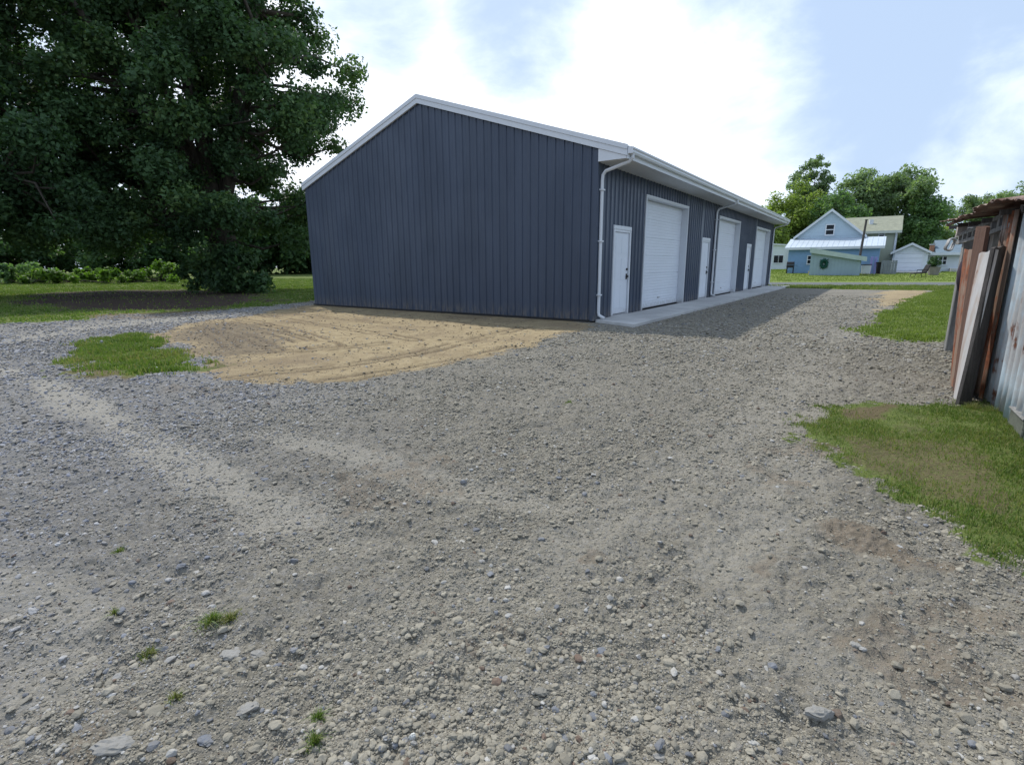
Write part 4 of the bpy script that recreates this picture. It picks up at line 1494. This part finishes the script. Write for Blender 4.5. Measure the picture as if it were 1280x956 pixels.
tree_px('broadleaf_tree', 952, 335, 262, 34, 84, LEAF_YEL, 'pale green tree half hidden behind the garage gutter end', 150, [(0, .6, .9, .36), (0, .3, 1, .3)], 8000, 0.5, clump=1.3, nclump=50)

# ------------------------------------------------------------------ houses across the road
class House:
    """local frame: x along the front (to the right), y away from us, origin at a foot pixel"""

    def __init__(s, name, px, py, label, cat, rz=-AZ, group=None):
        p = on_ground(px, py)
        p[2] = float(rise(np.array(p[0]), np.array(p[1])))
        s.root = thing(name, tuple(p), rz, label, cat, group)
        s.m = Matrix.Translation(Vector(p)) @ Matrix.Rotation(rz, 4, 'Z')
        s.i = s.m.inverted()

    def at(s, px, py, y=0.0):
        o_ = s.i @ Vector((0, 0, CH))
        d = s.i.to_3x3() @ Vector(ray(px, py))
        t = (y - o_.y) / d.y
        p = o_ + d * t
        return p.x, p.z

    def part(s, mb, name, mat, parent=None, **k):
        return mb.build(name, mat, parent or s.root, **k)

    def window(s, px0, py0, px1, py1, y=0.0, rows=2, cols=1, fr=0.08, frame_mat=None):
        x0, z1 = s.at(px0, py0, y)
        x1, z0 = s.at(px1, py1, y)
        s.window_at(x0, x1, z0, z1, y, rows, cols, fr, frame_mat)

    def window_at(s, x0, x1, z0, z1, y, rows=2, cols=1, fr=0.08, frame_mat=None):
        m = MB()
        m.box(x0 - fr, x0, y - 0.06, y + 0.02, z0 - fr, z1 + fr).box(x1, x1 + fr, y - 0.06, y + 0.02, z0 - fr, z1 + fr)
        m.box(x0, x1, y - 0.06, y + 0.02, z1, z1 + fr).box(x0, x1, y - 0.06, y + 0.02, z0 - fr, z0)
        for k in range(1, rows):
            z = z0 + (z1 - z0) * k / rows
            m.box(x0, x1, y - 0.055, y + 0.02, z - fr * .45, z + fr * .45)
        for k in range(1, cols):
            x = x0 + (x1 - x0) * k / cols
            m.box(x - fr * .5, x + fr * .5, y - 0.05, y + 0.02, z0, z1)
        w_ = s.part(m, 'window', frame_mat or WHITE)
        s.part(MB().box(x0, x1, y - 0.03, y - 0.02, z0, z1), 'pane', GLASS, w_)
        s.part(MB().box(x0 - fr - .03, x1 + fr + .03, y - 0.09, y - 0.061, z0 - fr - .04, z0 - fr), 'sill', WHITE, w_)


def siding(mb, x0, x1, z0, z1, y, pitch=0.16, out=0.018, gable=None):
    """lapped boards as a saw-tooth wall face towards -y; gable(z)->(xl,xr) trims"""
    n = max(1, int((z1 - z0) / pitch))
    h = (z1 - z0) / n
    for k in range(n):
        a, b = z0 + k * h, z0 + (k + 1) * h
        l0, r0 = gable(a) if gable else (x0, x1)
        l1, r1 = gable(b) if gable else (x0, x1)
        mb.add([(l0, y - out, a), (r0, y - out, a), (r1, y, b), (l1, y, b), (l0, y, a), (r0, y, a)], [(0, 1, 2, 3), (0, 4, 5, 1)])


def gable_house(hs, x0, x1, ze, xr, zr, depth, wall, roof, ov=0.25, th=0.16, sid=True, y0=0.0, trim=WHITE, oy=0.25):
    """gable facing -y: walls, siding, two roof slabs with trim"""
    mb = MB()
    mb.prism([(x0, y0, 0), (x1, y0, 0), (x1, y0, ze), (xr, y0, zr), (x0, y0, ze)], (0, depth, 0))
    w_ = hs.part(mb, 'wall', wall)
    if sid:
        m2 = MB()
        siding(m2, x0, x1, 0.0, ze, y0 - 0.004)
        siding(m2, x0, x1, ze, zr - 0.02, y0 - 0.004, gable=lambda z: (x0 + (xr - x0) * (z - ze) / (zr - ze), x1 + (xr - x1) * (z - ze) / (zr - ze)))
        hs.part(m2, 'siding', wall, w_)
    for xe in (x0, x1):
        sg = 1 if xe > xr else -1
        k = (zr - ze) / abs(xe - xr)
        xo = xe + sg * ov
        zo = ze - k * ov
        m3 = MB().prism([(xo, y0 - oy, zo), (xr, y0 - oy, zr), (xr, y0 - oy, zr + th), (xo, y0 - oy, zo + th)], (0, depth + 2 * oy, 0))
        r_ = hs.part(m3, 'roof', roof)
        m4 = MB().prism([(xo - sg * 0.01, y0 - oy - 0.05, zo - 0.05), (xr, y0 - oy - 0.05, zr - 0.05), (xr, y0 - oy - 0.05, zr + th + 0.02), (xo - sg * .01, y0 - oy - 0.05, zo + th + 0.02)], (0, 0.048, 0))
        hs.part(m4, 'rake_board', trim, r_)
    return w_


# blue house: white gable behind, blue front wing under a white metal roof
h = House('blue_house', 983, 341.3, 'blue house with white metal porch roof and pale gable with a dark window', 'house')
xl, _ = h.at(983, 341)
xr_, zt = h.at(1100.5, 308.6)
_, zw = h.at(983, 310.5)
ze = 0.5 * (zw + zt)
mb = MB().box(0, xr_, 0, 5.0, -0.1, ze)
w_ = h.part(mb, 'wall', BLUEW)
m2 = MB()
siding(m2, 0, xr_, 0, ze, -0.004, 0.2)
h.part(m2, 'siding', BLUEW, w_)
# wing roof sloping up to the gable
yg = 3.2
_, zg = h.at(1040, 297.5, yg)
mb = MB()
pr = ribs(-0.35, xr_ + 0.35, 0.03, 0.45, 0.1)
mb.sheet([(t, -0.4, ze + 0.03 + o_) for t, o_ in pr], [(t, yg + 0.1, zg + o_) for t, o_ in pr])
rf = h.part(mb, 'porch_roof', simple('weathered white roof steel', (0.44, 0.50, 0.56), 0.55, 0.06, 1.0), solid=0.03)
h.part(MB().box(-0.35, xr_ + 0.35, -0.43, -0.401, ze - 0.16, ze + 0.07), 'fascia', WHITE, rf)
ax, az_ = h.at(1040.5, 263.5, yg)
lx0, lz = h.at(992.4, 299.2, yg)
rx0, rz0 = h.at(1081, 296.5, yg)
gw = MB()
ze2 = min(lz, rz0)
half = max(ax - lx0, rx0 - ax)
k = (az_ - ze2) / half
gx0, gx1 = ax - half + 0.3, ax + half - 0.3
mb = MB().prism([(gx0, yg + .01, 0), (gx1, yg + .01, 0), (gx1, yg + .01, ze2 + .3 * k), (ax, yg + .01, az_), (gx0, yg + .01, ze2 + .3 * k)], (0, 8, 0))
w2 = h.part(mb, 'gable_wall', PALEBLUE)
m2 = MB()
siding(m2, 0, 0, ze2 + .3 * k, az_ - 0.05, yg - 0.002, 0.16, gable=lambda z: (ax - (az_ - z) / k, ax + (az_ - z) / k))
h.part(m2, 'siding', PALEBLUE, w2)
for sg in (-1, 1):
    m3 = MB().prism([(ax + sg * half, yg - 0.25, az_ - k * half), (ax, yg - 0.25, az_), (ax, yg - 0.25, az_ + 0.17), (ax + sg * half, yg - 0.25, az_ - k * half + 0.17)], (0, 8.5, 0))
    r_ = h.part(m3, 'roof', SHINGLE)
    m4 = MB().prism([(ax + sg * half * 1.01, yg - 0.30, az_ - k * half - 0.1), (ax, yg - 0.30, az_ - 0.07), (ax, yg - 0.30, az_ + 0.19), (ax + sg * half * 1.01, yg - 0.30, az_ - k * half + 0.17)], (0, 0.048, 0))
    h.part(m4, 'rake_board', WHITE, r_)
h.window(1033.6, 281.6, 1041.4, 293.0, yg - 0.01, 2, 1, 0.1)
h.window(1010.2, 320.2, 1013.4, 329.4, -0.01, 2, 1, 0.07)

# small pale outbuilding at the garage corner
h = House('white_outbuilding', 962, 336.5, 'small pale flat roofed building with two dark windows behind the garage corner', 'outbuilding')
x1, zt = h.at(983, 307)
_, z0t = h.at(966, 303.5)
mb = MB().prism([(-4, 0, -0.1), (x1, 0, -0.1), (x1, 0, zt), (-4, 0, zt + 0.5)], (0, 5, 0))
w_ = h.part(mb, 'wall', WHITES)
m2 = MB()
siding(m2, -4, x1, 0, zt, -0.004, 0.2)
h.part(m2, 'siding', WHITES, w_)
h.part(MB().prism([(-4.2, -0.3, zt + 0.5), (x1 + .25, -0.3, zt - 0.03), (x1 + .25, -0.3, zt + 0.15), (-4.2, -0.3, zt + 0.68)], (0, 5.6, 0)), 'roof', WHITE)
h.window(967.8, 319.5, 972.3, 328.6, -0.01, 1, 1, 0.07)
h.window(974.0, 319.5, 978.4, 328.6, -0.01, 1, 1, 0.07)

# lean-to shed with wreath
h = House('garden_shed', 1011, 344.0, 'low grey green shed with sloping pale roof edge and round dark wreath', 'shed')
x1, z1r = h.at(1076, 326)
_, z1l = h.at(1013, 316)
mb = MB().prism([(0, 0, -0.1), (x1, 0, -0.1), (x1, 0, z1r), (0, 0, z1l)], (0, 1.7, 0))
w_ = h.part(mb, 'wall', GREENG)
m2 = MB()
n = 14
for q in range(n):
    a, b = x1 * q / n, x1 * (q + 1) / n
    za, zb2 = z1l + (z1r - z1l) * q / n, z1l + (z1r - z1l) * (q + 1) / n
    m2.prism([(a + .012, -0.002, 0.02), (b - .012, -0.002, 0.02), (b - .012, -0.002, zb2 - .01), (a + .012, -0.002, za - .01)], (0, -0.016, 0))
h.part(m2, 'cladding', GREENG, w_)
h.part(MB().prism([(-0.1, -0.3, z1l), (x1 + .4, -0.3, z1r - .05), (x1 + .4, -0.3, z1r + .33), (-0.1, -0.3, z1l + .42)], (0, 2.2, 0)), 'roof', simple('pale mossy roof edge', (0.42, 0.50, 0.47), 0.7, 0.1, 2))
# wreath hangs on it: its own thing
wx, wz = h.at(1030, 329.8, -0.06)
pw = h.m @ Vector((wx, -0.07, wz))
mb = MB()
rng_w = random.Random(4)
for q in range(40):
    t = 2 * PI * q / 40
    for _ in range(5):
        a = t + rng_w.uniform(-.1, .1)
        r0 = rng_w.uniform(0.10, 0.34)
        p = Vector((r0 * math.cos(a), rng_w.uniform(-.06, 0), r0 * 1.35 * math.sin(a)))
        dv = Vector((rng_w.uniform(-.1, .1), rng_w.uniform(-.06, .0), rng_w.uniform(-.1, .1)))
        s_v = dv.orthogonal().normalized() * 0.03
        mb.add([tuple(p - dv - s_v), tuple(p + dv), tuple(p - dv + s_v)], [(0, 1, 2)])
mb.tube([(0.24 * math.cos(t), -0.02, 0.32 * math.sin(t)) for t in np.linspace(0, 2 * PI, 25)], 0.085, 8)
wr = mb.build('wreath', WREATH, None)
wr.location = pw
wr.rotation_euler = (0, 0, -AZ)
tag(wr, 'round dark green wreath hanging on the low garden shed wall', 'wreath')

# leaning dark pole behind the low shed
p0 = on_ground(1071.0, 342.7)
p1 = dp(1083, 275.4, p0[1] + 0.2)
mb = MB().tube([(0, 0, -0.1), tuple((p1 - p0) * 0.5), tuple(p1 - p0)], [0.11, 0.10, 0.085], 10)
mb.tube([tuple((p1 - p0)), tuple((p1 - p0) * 1.012)], 0.12, 10)
po = mb.build('pole', WOODD, None)
po.location = p0
tag(po, 'dark slanting pole standing between the low shed and the blue wing', 'pole')

# two storey olive house
h = House('olive_house', 1060, 339.0, 'two storey pale olive house with grey green shingle roof behind the blue house', 'house')
x1, zt = h.at(1122.5, 287.5)
xm, _ = h.at(1060, 300)
mb = MB().box(0, x1, 0, 7, -0.1, zt)
w_ = h.part(mb, 'wall', BEIGE)
m2 = MB()
siding(m2, 0, x1, 0, zt, -0.004, 0.18)
h.part(m2, 'siding', BEIGE, w_)
yr = 3.6
_, zr = h.at(1100, 273.2, yr)
x2, _ = h.at(1128, 287, -0.4)
pr_ = [(-0.4, zt - .25), (yr, zr), (7.4, zt - .25), (7.4, zt - .05), (yr, zr + .2), (-0.4, zt - .05)]
rf = h.part(MB().prism([(-1.0, y, z) for y, z in pr_], (x2 + 1.0, 0, 0)), 'roof', SHINGLE)
vx, vz = h.at(1089, 279, 1.6)
h.part(MB().tube([(vx, 1.6, vz - .5), (vx, 1.6, vz + .35)], 0.2, 8), 'roof_vent', WHITE, rf)
h.part(MB().box(-1.0, x2, -0.46, -0.405, zt - .30, zt - .05), 'fascia', simple('pale olive trim', (0.55, 0.57, 0.5), 0.6, 0.06), rf)
h.part(MB().tube([(x1 - .1, -0.40, zt - .3), (x1 - .1, -0.12, zt - .7), (x1 - .1, -0.10, 0.2)], 0.07, 8), 'downspout', WHITE)
h.part(MB().box(x1 - .02, x1 + .03, -0.03, 0.12, 0, zt - .26), 'corner_board', WHITE)
h.window(1100.0, 288.8, 1104.5, 297.5, -0.01, 2, 1, 0.1)

# white one car garage
h = House('white_garage', 1113.5, 340.0, 'small white gabled garage with a wide closed door and pale driveway', 'garage')
x1, ze = h.at(1161, 315.2)
xa, za = h.at(1138.2, 305.6)
gable_house(h, 0, x1, ze, x1 / 2, za, 6.5, WHITES, SHINGLEB, 0.25, 0.14)
dx0, dz = h.at(1120, 317.2)
dx1, _ = h.at(1153.6, 317.2)
fr = MB().box(dx0 - .1, dx0, -0.06, 0, 0, dz + .1).box(dx1, dx1 + .1, -0.06, 0, 0, dz + .1).box(dx0, dx1, -0.06, 0, dz, dz + .1)
f_ = h.part(fr, 'door_frame', WHITE)
mb = MB()
for q in range(4):
    mb.box(dx0, dx1, -0.045, -0.024, 0.02 + q * (dz - .03) / 4, 0.02 + (q + 1) * (dz - .03) / 4 - .03)
h.part(mb, 'garage_door', WHITED, f_)
pd = h.m @ Vector((0, 0, 0))
dv_ = MB()
dv_.box(dx0 - 1.2, dx1 + 1.4, -2.4, -0.1, -0.10, 0.035)
d_ = dv_.build('driveway', CONC, None)
d_.matrix_world = h.m
tag(d_, kind='structure')

# white ranch house
h = House('ranch_house', 1161.5, 339.2, 'low white ranch house with slate roof, brick chimney and dark windows', 'house')
x1 = h.at(1215, 335)[0]
_, zt = h.at(1175, 317.0)
mb = MB().box(-2.5, x1, 0.2, 8, -0.1, zt)
w_ = h.part(mb, 'wall', WHITES)
m2 = MB()
siding(m2, -2.5, x1, 0, zt, 0.196, 0.2)
h.part(m2, 'siding', WHITES, w_)
_, zr = h.at(1185, 300, 4.0)
pr_ = [(-0.35, zt - .12), (4.0, zr - .2), (8.5, zt - .12), (8.5, zt + .06), (4.0, zr), (-0.35, zt + .06)]
xs_ = h.at(1169.5, 316, 0)[0]
h.part(MB().prism([(xs_, y, z) for y, z in pr_], (x1 - xs_ + .4, 0, 0)), 'roof', SHINGLEB)
h.part(MB().prism([(-2.8, y, z) for y, z in ((-0.35, zt - .12), (4, zt + .25), (8.5, zt - .12), (8.5, zt + .06), (4, zt + .4), (-0.35, zt + .06))], (xs_ + 2.78, 0, 0)), 'roof', SHINGLEB)
h.part(MB().box(-2.9, x1 + .4, -0.41, -0.355, zt - .16, zt + .07), 'fascia', WHITE)
cx0, cz1 = h.at(1163.5, 305, 1.2)
cx1, _ = h.at(1169, 305, 1.2)
ch = h.part(MB().box(cx0, cx1, 1.2, 1.9, zt - 0.2, cz1 - .12), 'chimney', BRICK)
h.part(MB().box(cx0 - .06, cx1 + .06, 1.14, 1.96, cz1 - .117, cz1), 'chimney_cap', CONC, ch)
h.window(1163, 321, 1169.5, 330.5, 0.19, 2, 2, 0.08, WHITE)
h.window(1174.3, 321, 1182, 330.5, 0.19, 2, 2, 0.08, WHITE)
h.part(MB().box(1.5, x1, -1.3, 0.18, -0.05, 0.28).box(1.9, x1, -1.6, -1.303, -0.05, 0.13), 'porch_step', CONC)

# planter with bush
p = on_ground(1166.3, 343.6)
p[2] = float(rise(np.array(p[0]), np.array(p[1])))
pl = thing('planter', tuple(p), -AZ, 'round stone planter holding a clipped dark bush before the ranch house', 'planter')
sc_ = np.linalg.norm(p[:2]) / F * 1.25
mb = MB()
rp = 4.0 * sc_
mb.tube([(0, 0, 0), (0, 0, 3 * sc_), (0, 0, 5.2 * sc_), (0, 0, 6.0 * sc_), (0, 0, 6.0 * sc_), (0, 0, 5.0 * sc_)], [rp * .8, rp * .9, rp, rp * 1.06, rp * .9, rp * .86], 14)
mb.build('pot', POTGREY, pl)
rng = np.random.default_rng(77)
cs = rng.normal(0, 1, (16, 3)) * np.array([1.7, 1.7, 1.2]) * sc_ + np.array([0, 0, 9.6 * sc_])
v, f, var = leaf_cloud(cs, np.full(16, 2.4 * sc_), np.full(16, 90), 0.11, rng)
npmesh('bush', v, f, LEAF_DARK, pl, attrs={'var': var})

# black folding lounge chair
p = on_ground(1150, 346.6)
lc = thing('lounge_chair', tuple(p), -AZ + R(35), 'black folding lounge chair with raised back on the far lawn', 'chair')
m = MB()
for y in (-0.3, 0.3):
    m.tube([(-0.95, y, 0.30), (0.35, y, 0.36), (0.72, y, 1.0)], 0.035, 6)
m.tube([(-0.95, -0.3, 0.30), (-0.95, 0.3, 0.30)], 0.03, 6).tube([(0.72, -0.3, 1.0), (0.72, 0.3, 1.0)], 0.03, 6)
m.build('frame', BLACK, lc)
MB().prism([(-0.92, -0.27, 0.31), (0.34, -0.27, 0.37), (0.34, -0.27, 0.42), (-0.92, -0.27, 0.36)], (0, 0.54, 0)).build('seat', RUBBER, lc)
MB().prism([(0.36, -0.27, 0.38), (0.70, -0.27, 0.97), (0.67, -0.27, 1.02), (0.33, -0.27, 0.43)], (0, 0.54, 0)).build('backrest', RUBBER, lc)
for x, lean_ in ((-0.75, -0.15), (0.3, 0.12)):
    for y in (-0.3, 0.3):
        MB().tube([(x, y, 0.33), (x + lean_, y, 0.0)], 0.028, 6).build('leg', BLACK, lc)
for y in (-0.3, 0.3):
    m = MB().tube([(-0.15, y * 1.1, 0.36), (-0.15, y * 1.1, 0.60), (0.55, y * 1.1, 0.60)], 0.028, 6)
    m.build('armrest', BLACK, lc)

lc.scale = (0.72, 0.8, 0.95)
# box barbecue by the blue wall
p = on_ground(987, 341.9)
bb = thing('barbecue', tuple(p), -AZ, 'black box barbecue standing against the left of the blue wall', 'barbecue')
MB().box(-0.32, 0.32, -0.25, 0.25, 0.55, 0.80).build('firebox', BLACK, bb, bevel=0.02)
MB().prism([(-0.32, -0.25, 0.83), (-0.32, 0.25, 0.83), (-0.32, 0.25, 1.0), (-0.32, 0.10, 1.14), (-0.32, -0.15, 1.10)], (0.64, 0, 0)).build('lid', BLACK, bb)
MB().box(0.34, 0.62, -0.2, 0.2, 0.76, 0.79).build('side_shelf', BLACK, bb)
for x in (-0.28, 0.28):
    for y in (-0.2, 0.2):
        MB().box(x - .025, x + .025, y - .025, y + .025, 0, 0.55).build('leg', BLACK, bb)
MB().box(-0.28, 0.28, -0.2, 0.2, 0.18, 0.20).build('bottom_shelf', BLACK, bb)

# clutter right of the low shed
p = on_ground(1081.5, 343.0)
tk = thing('white_bin', tuple(p), -AZ, 'white lidded bin beside the low shed and violet boards', 'bin')
MB().prism([(-0.34, -0.3, 0.03), (0.34, -0.3, 0.03), (0.38, -0.3, 0.82), (-0.38, -0.3, 0.82)], (0, 0.6, 0)).build('bin_body', WHITE, tk, bevel=0.03)
MB().box(-0.42, 0.42, -0.34, 0.34, 0.825, 0.90).build('lid', BLACK, tk, bevel=0.02)
for k, (pa, pb, lab) in enumerate([((1087.0, 342.6), (1090.6, 320.8), 'left of two violet boards leaning at the blue house corner'),
                                   ((1092.0, 342.6), (1095.6, 321.2), 'right of two violet boards, next to the dark tub')]):
    a = on_ground(*pa)
    b = dp(*pb, a[1] + 0.5) - a
    e = Vector((EX[0], EX[1], 0)) * 0.11
    mb = MB().prism([tuple(-e), tuple(e), tuple(Vector(b) + e), tuple(Vector(b) - e)], (0.03, 0.05, 0.0))
    o_ = mb.build('violet_board', PURPLE, None, bevel=0.006)
    o_.location = a
    tag(o_, lab, 'board', 'violet boards leaning by the blue house')
p = on_ground(1099, 342.4)
tb_ = thing('tub', tuple(p), 0, 'dark round tub between the violet boards and grey panel', 'tub')
MB().tube([(0, 0, 0.0), (0, 0, 0.95), (0, 0, 1.05), (0, 0, 1.05), (0, 0, 0.8)], [0.27, 0.33, 0.36, 0.31, 0.29], 16).build('tub_body', RUBBER, tb_)
p = on_ground(1109.5, 343.2)
gp2 = thing('fence_panel', tuple(p), -AZ, 'short grey board fence panel left of the white garage', 'fence')
hw = 5.6 * np.linalg.norm(p[:2]) / F * 1.18
for q in range(6):
    a, b = -hw + 2 * hw * q / 6, -hw + 2 * hw * (q + 1) / 6
    MB().box(a + .01, b - .01, -0.012, 0.012, 0.05, 1.22).build('board', GREYPANEL, gp2)
MB().box(-hw, hw, 0.014, 0.05, 0.25, 0.33).box(-hw, hw, 0.014, 0.05, 0.98, 1.06).build('batten', GREYPANEL, gp2)
p = on_ground(1061, 343.9)
bz = thing('garden_pot', tuple(p), 0, 'small white pot on the grass before the low shed', 'pot')
MB().tube([(0, 0, 0), (0, 0, 0.28), (0, 0, 0.33), (0, 0, 0.33), (0, 0, 0.26)], [0.12, 0.18, 0.21, 0.17, 0.16], 14).build('pot_body', WHITE, bz)
cs = np.array([[0, 0, 0.42], [0.08, 0, 0.38], [-.08, 0.03, 0.4]])
v, f, var = leaf_cloud(cs, np.full(3, 0.14), np.full(3, 60), 0.07, rng)
npmesh('plant', v, f, LEAF_MID, bz, attrs={'var': var})
p = on_ground(1012.5, 343.8)
bz = thing('flower_pot', tuple(p), 0, 'small tan pot at the left corner of the low shed', 'pot')
MB().tube([(0, 0, 0), (0, 0, 0.30), (0, 0, 0.36), (0, 0, 0.36), (0, 0, 0.28)], [0.13, 0.19, 0.22, 0.18, 0.17], 14).build('pot_body', simple('tan clay', (0.40, 0.34, 0.22), 0.8, 0.1, 5), bz)

# ------------------------------------------------------------------ light
SUN_D = np.array([-1.34, 2.24])          # horizontal direction towards the sun
SUN_EL = R(53)
SUN_AZ = math.atan2(SUN_D[0], SUN_D[1])    # from +Y towards +X
sun = bpy.data.lights.new('sun', 'SUN')
sun.energy = 3.5
sun.angle = R(1.2)
sun.color = (1.0, 0.955, 0.88)
so = bpy.data.objects.new('sun', sun)
COL.objects.link(so)
dv = Vector((math.sin(SUN_AZ) * math.cos(SUN_EL), math.cos(SUN_AZ) * math.cos(SUN_EL), math.sin(SUN_EL)))
so.rotation_euler = dv.to_track_quat('Z', 'Y').to_euler()
so.location = (0, 0, 30)

w = bpy.data.worlds.new('World')
SC.world = w
w.use_nodes = True
nt = w.node_tree
nt.nodes.clear()


def wn(typ, **kw):
    x = nt.nodes.new(typ)
    for k, v in kw.items():
        setattr(x, k, v)
    return x


def wl(a, b):
    nt.links.new(a, b)


sky = wn('ShaderNodeTexSky', sky_type='NISHITA')
sky.sun_disc = False
sky.sun_elevation = SUN_EL
sky.sun_rotation = SUN_AZ
sky.altitude = 50
sky.air_density = 1.0
sky.dust_density = 2.5
sky.ozone_density = 1.0
tc = wn('ShaderNodeTexCoord')


def wmath(op, a, b=0.0, c=None):
    x = wn('ShaderNodeMath', operation=op)
    for i, v in enumerate((a, b) if c is None else (a, b, c)):
        if isinstance(v, bpy.types.NodeSocket):
            wl(v, x.inputs[i])
        else:
            x.inputs[i].default_value = v
    return x.outputs[0]


def wramp(f, a, b, c=0.0, d=1.0):
    x = wn('ShaderNodeMapRange', interpolation_type='SMOOTHSTEP')
    wl(f, x.inputs['Value'])
    for n_, v in zip(('From Min', 'From Max', 'To Min', 'To Max'), (a, b, c, d)):
        x.inputs[n_].default_value = v
    return x.outputs['Result']


def blob(px, py, lo, hi):
    """soft patch of cloud cover about a sky direction (cosine distance)"""
    d = ray(px, py)
    d = d / np.linalg.norm(d)
    x = wn('ShaderNodeVectorMath', operation='DOT_PRODUCT')
    wl(tc.outputs['Generated'], x.inputs[0])
    x.inputs[1].default_value = tuple(d)
    return wramp(x.outputs['Value'], math.cos(R(hi)), math.cos(R(lo)))


mp = wn('ShaderNodeMapping')
mp.inputs['Scale'].default_value = (1.0, 1.0, 1.9)
mp.inputs['Location'].default_value = (0.3, 0.1, 0.0)
wl(tc.outputs['Generated'], mp.inputs['Vector'])
nz = wn('ShaderNodeTexNoise')
nz.inputs['Scale'].default_value = 3.4
nz.inputs['Detail'].default_value = 9
nz.inputs['Roughness'].default_value = 0.58
nz.inputs['Distortion'].default_value = 0.25
wl(mp.outputs[0], nz.inputs['Vector'])
cover = wmath('MAXIMUM', blob(570, 150, 6, 40), wmath('MULTIPLY', blob(890, 80, 1, 12), 0.75))
cover = wmath('MAXIMUM', cover, wmath('MULTIPLY', blob(1265, 125, 0.5, 6), 0.5))
cover = wmath('MAXIMUM', cover, wmath('MULTIPLY', blob(1210, 222, 0.5, 5), 0.6))
hole = wmath('MAXIMUM', blob(650, 35, 0.5, 9), wmath('MULTIPLY', blob(470, 20, 0.5, 8), 0.7))
cover = wmath('SUBTRACT', cover, wmath('MULTIPLY', hole, 0.95))
clear = wmath('MAXIMUM', blob(1190, 110, 2, 20), blob(1120, 20, 2, 16))
cover = wmath('SUBTRACT', cover, wmath('MULTIPLY', clear, 0.38))
dens = wmath('ADD', nz.outputs['Fac'], wmath('MULTIPLY', cover, 0.33))
cl = wramp(dens, 0.42, 0.90)
thin = wramp(dens, 0.38, 0.72, 0.80, 0.95)


def wmix(f, a, b):
    m_ = wn('ShaderNodeMix', data_type='RGBA')
    for k_, v_ in ((0, f), (6, a), (7, b)):
        if isinstance(v_, bpy.types.NodeSocket):
            wl(v_, m_.inputs[k_])
        else:
            m_.inputs[k_].default_value = v_
    return m_.outputs[2]


hazy = wmix(thin, sky.outputs[0], (6.0, 7.7, 10.4, 1))
skyc = wmix(cl, hazy, (13.5, 14.2, 15.4, 1))
bg = wn('ShaderNodeBackground')
wl(skyc, bg.inputs['Color'])
bg.inputs['Strength'].default_value = 0.09
wo = wn('ShaderNodeOutputWorld')
wl(bg.outputs[0], wo.inputs['Surface'])

vs_ = SC.view_settings
vs_.view_transform = 'Standard'
vs_.look = 'None'
vs_.gamma = 1
vs_.exposure = 0.24
SC.cycles.max_bounces = 8
SC.cycles.transparent_max_bounces = 8
SC.cycles.use_denoising = True
SC.render.film_transparent = False
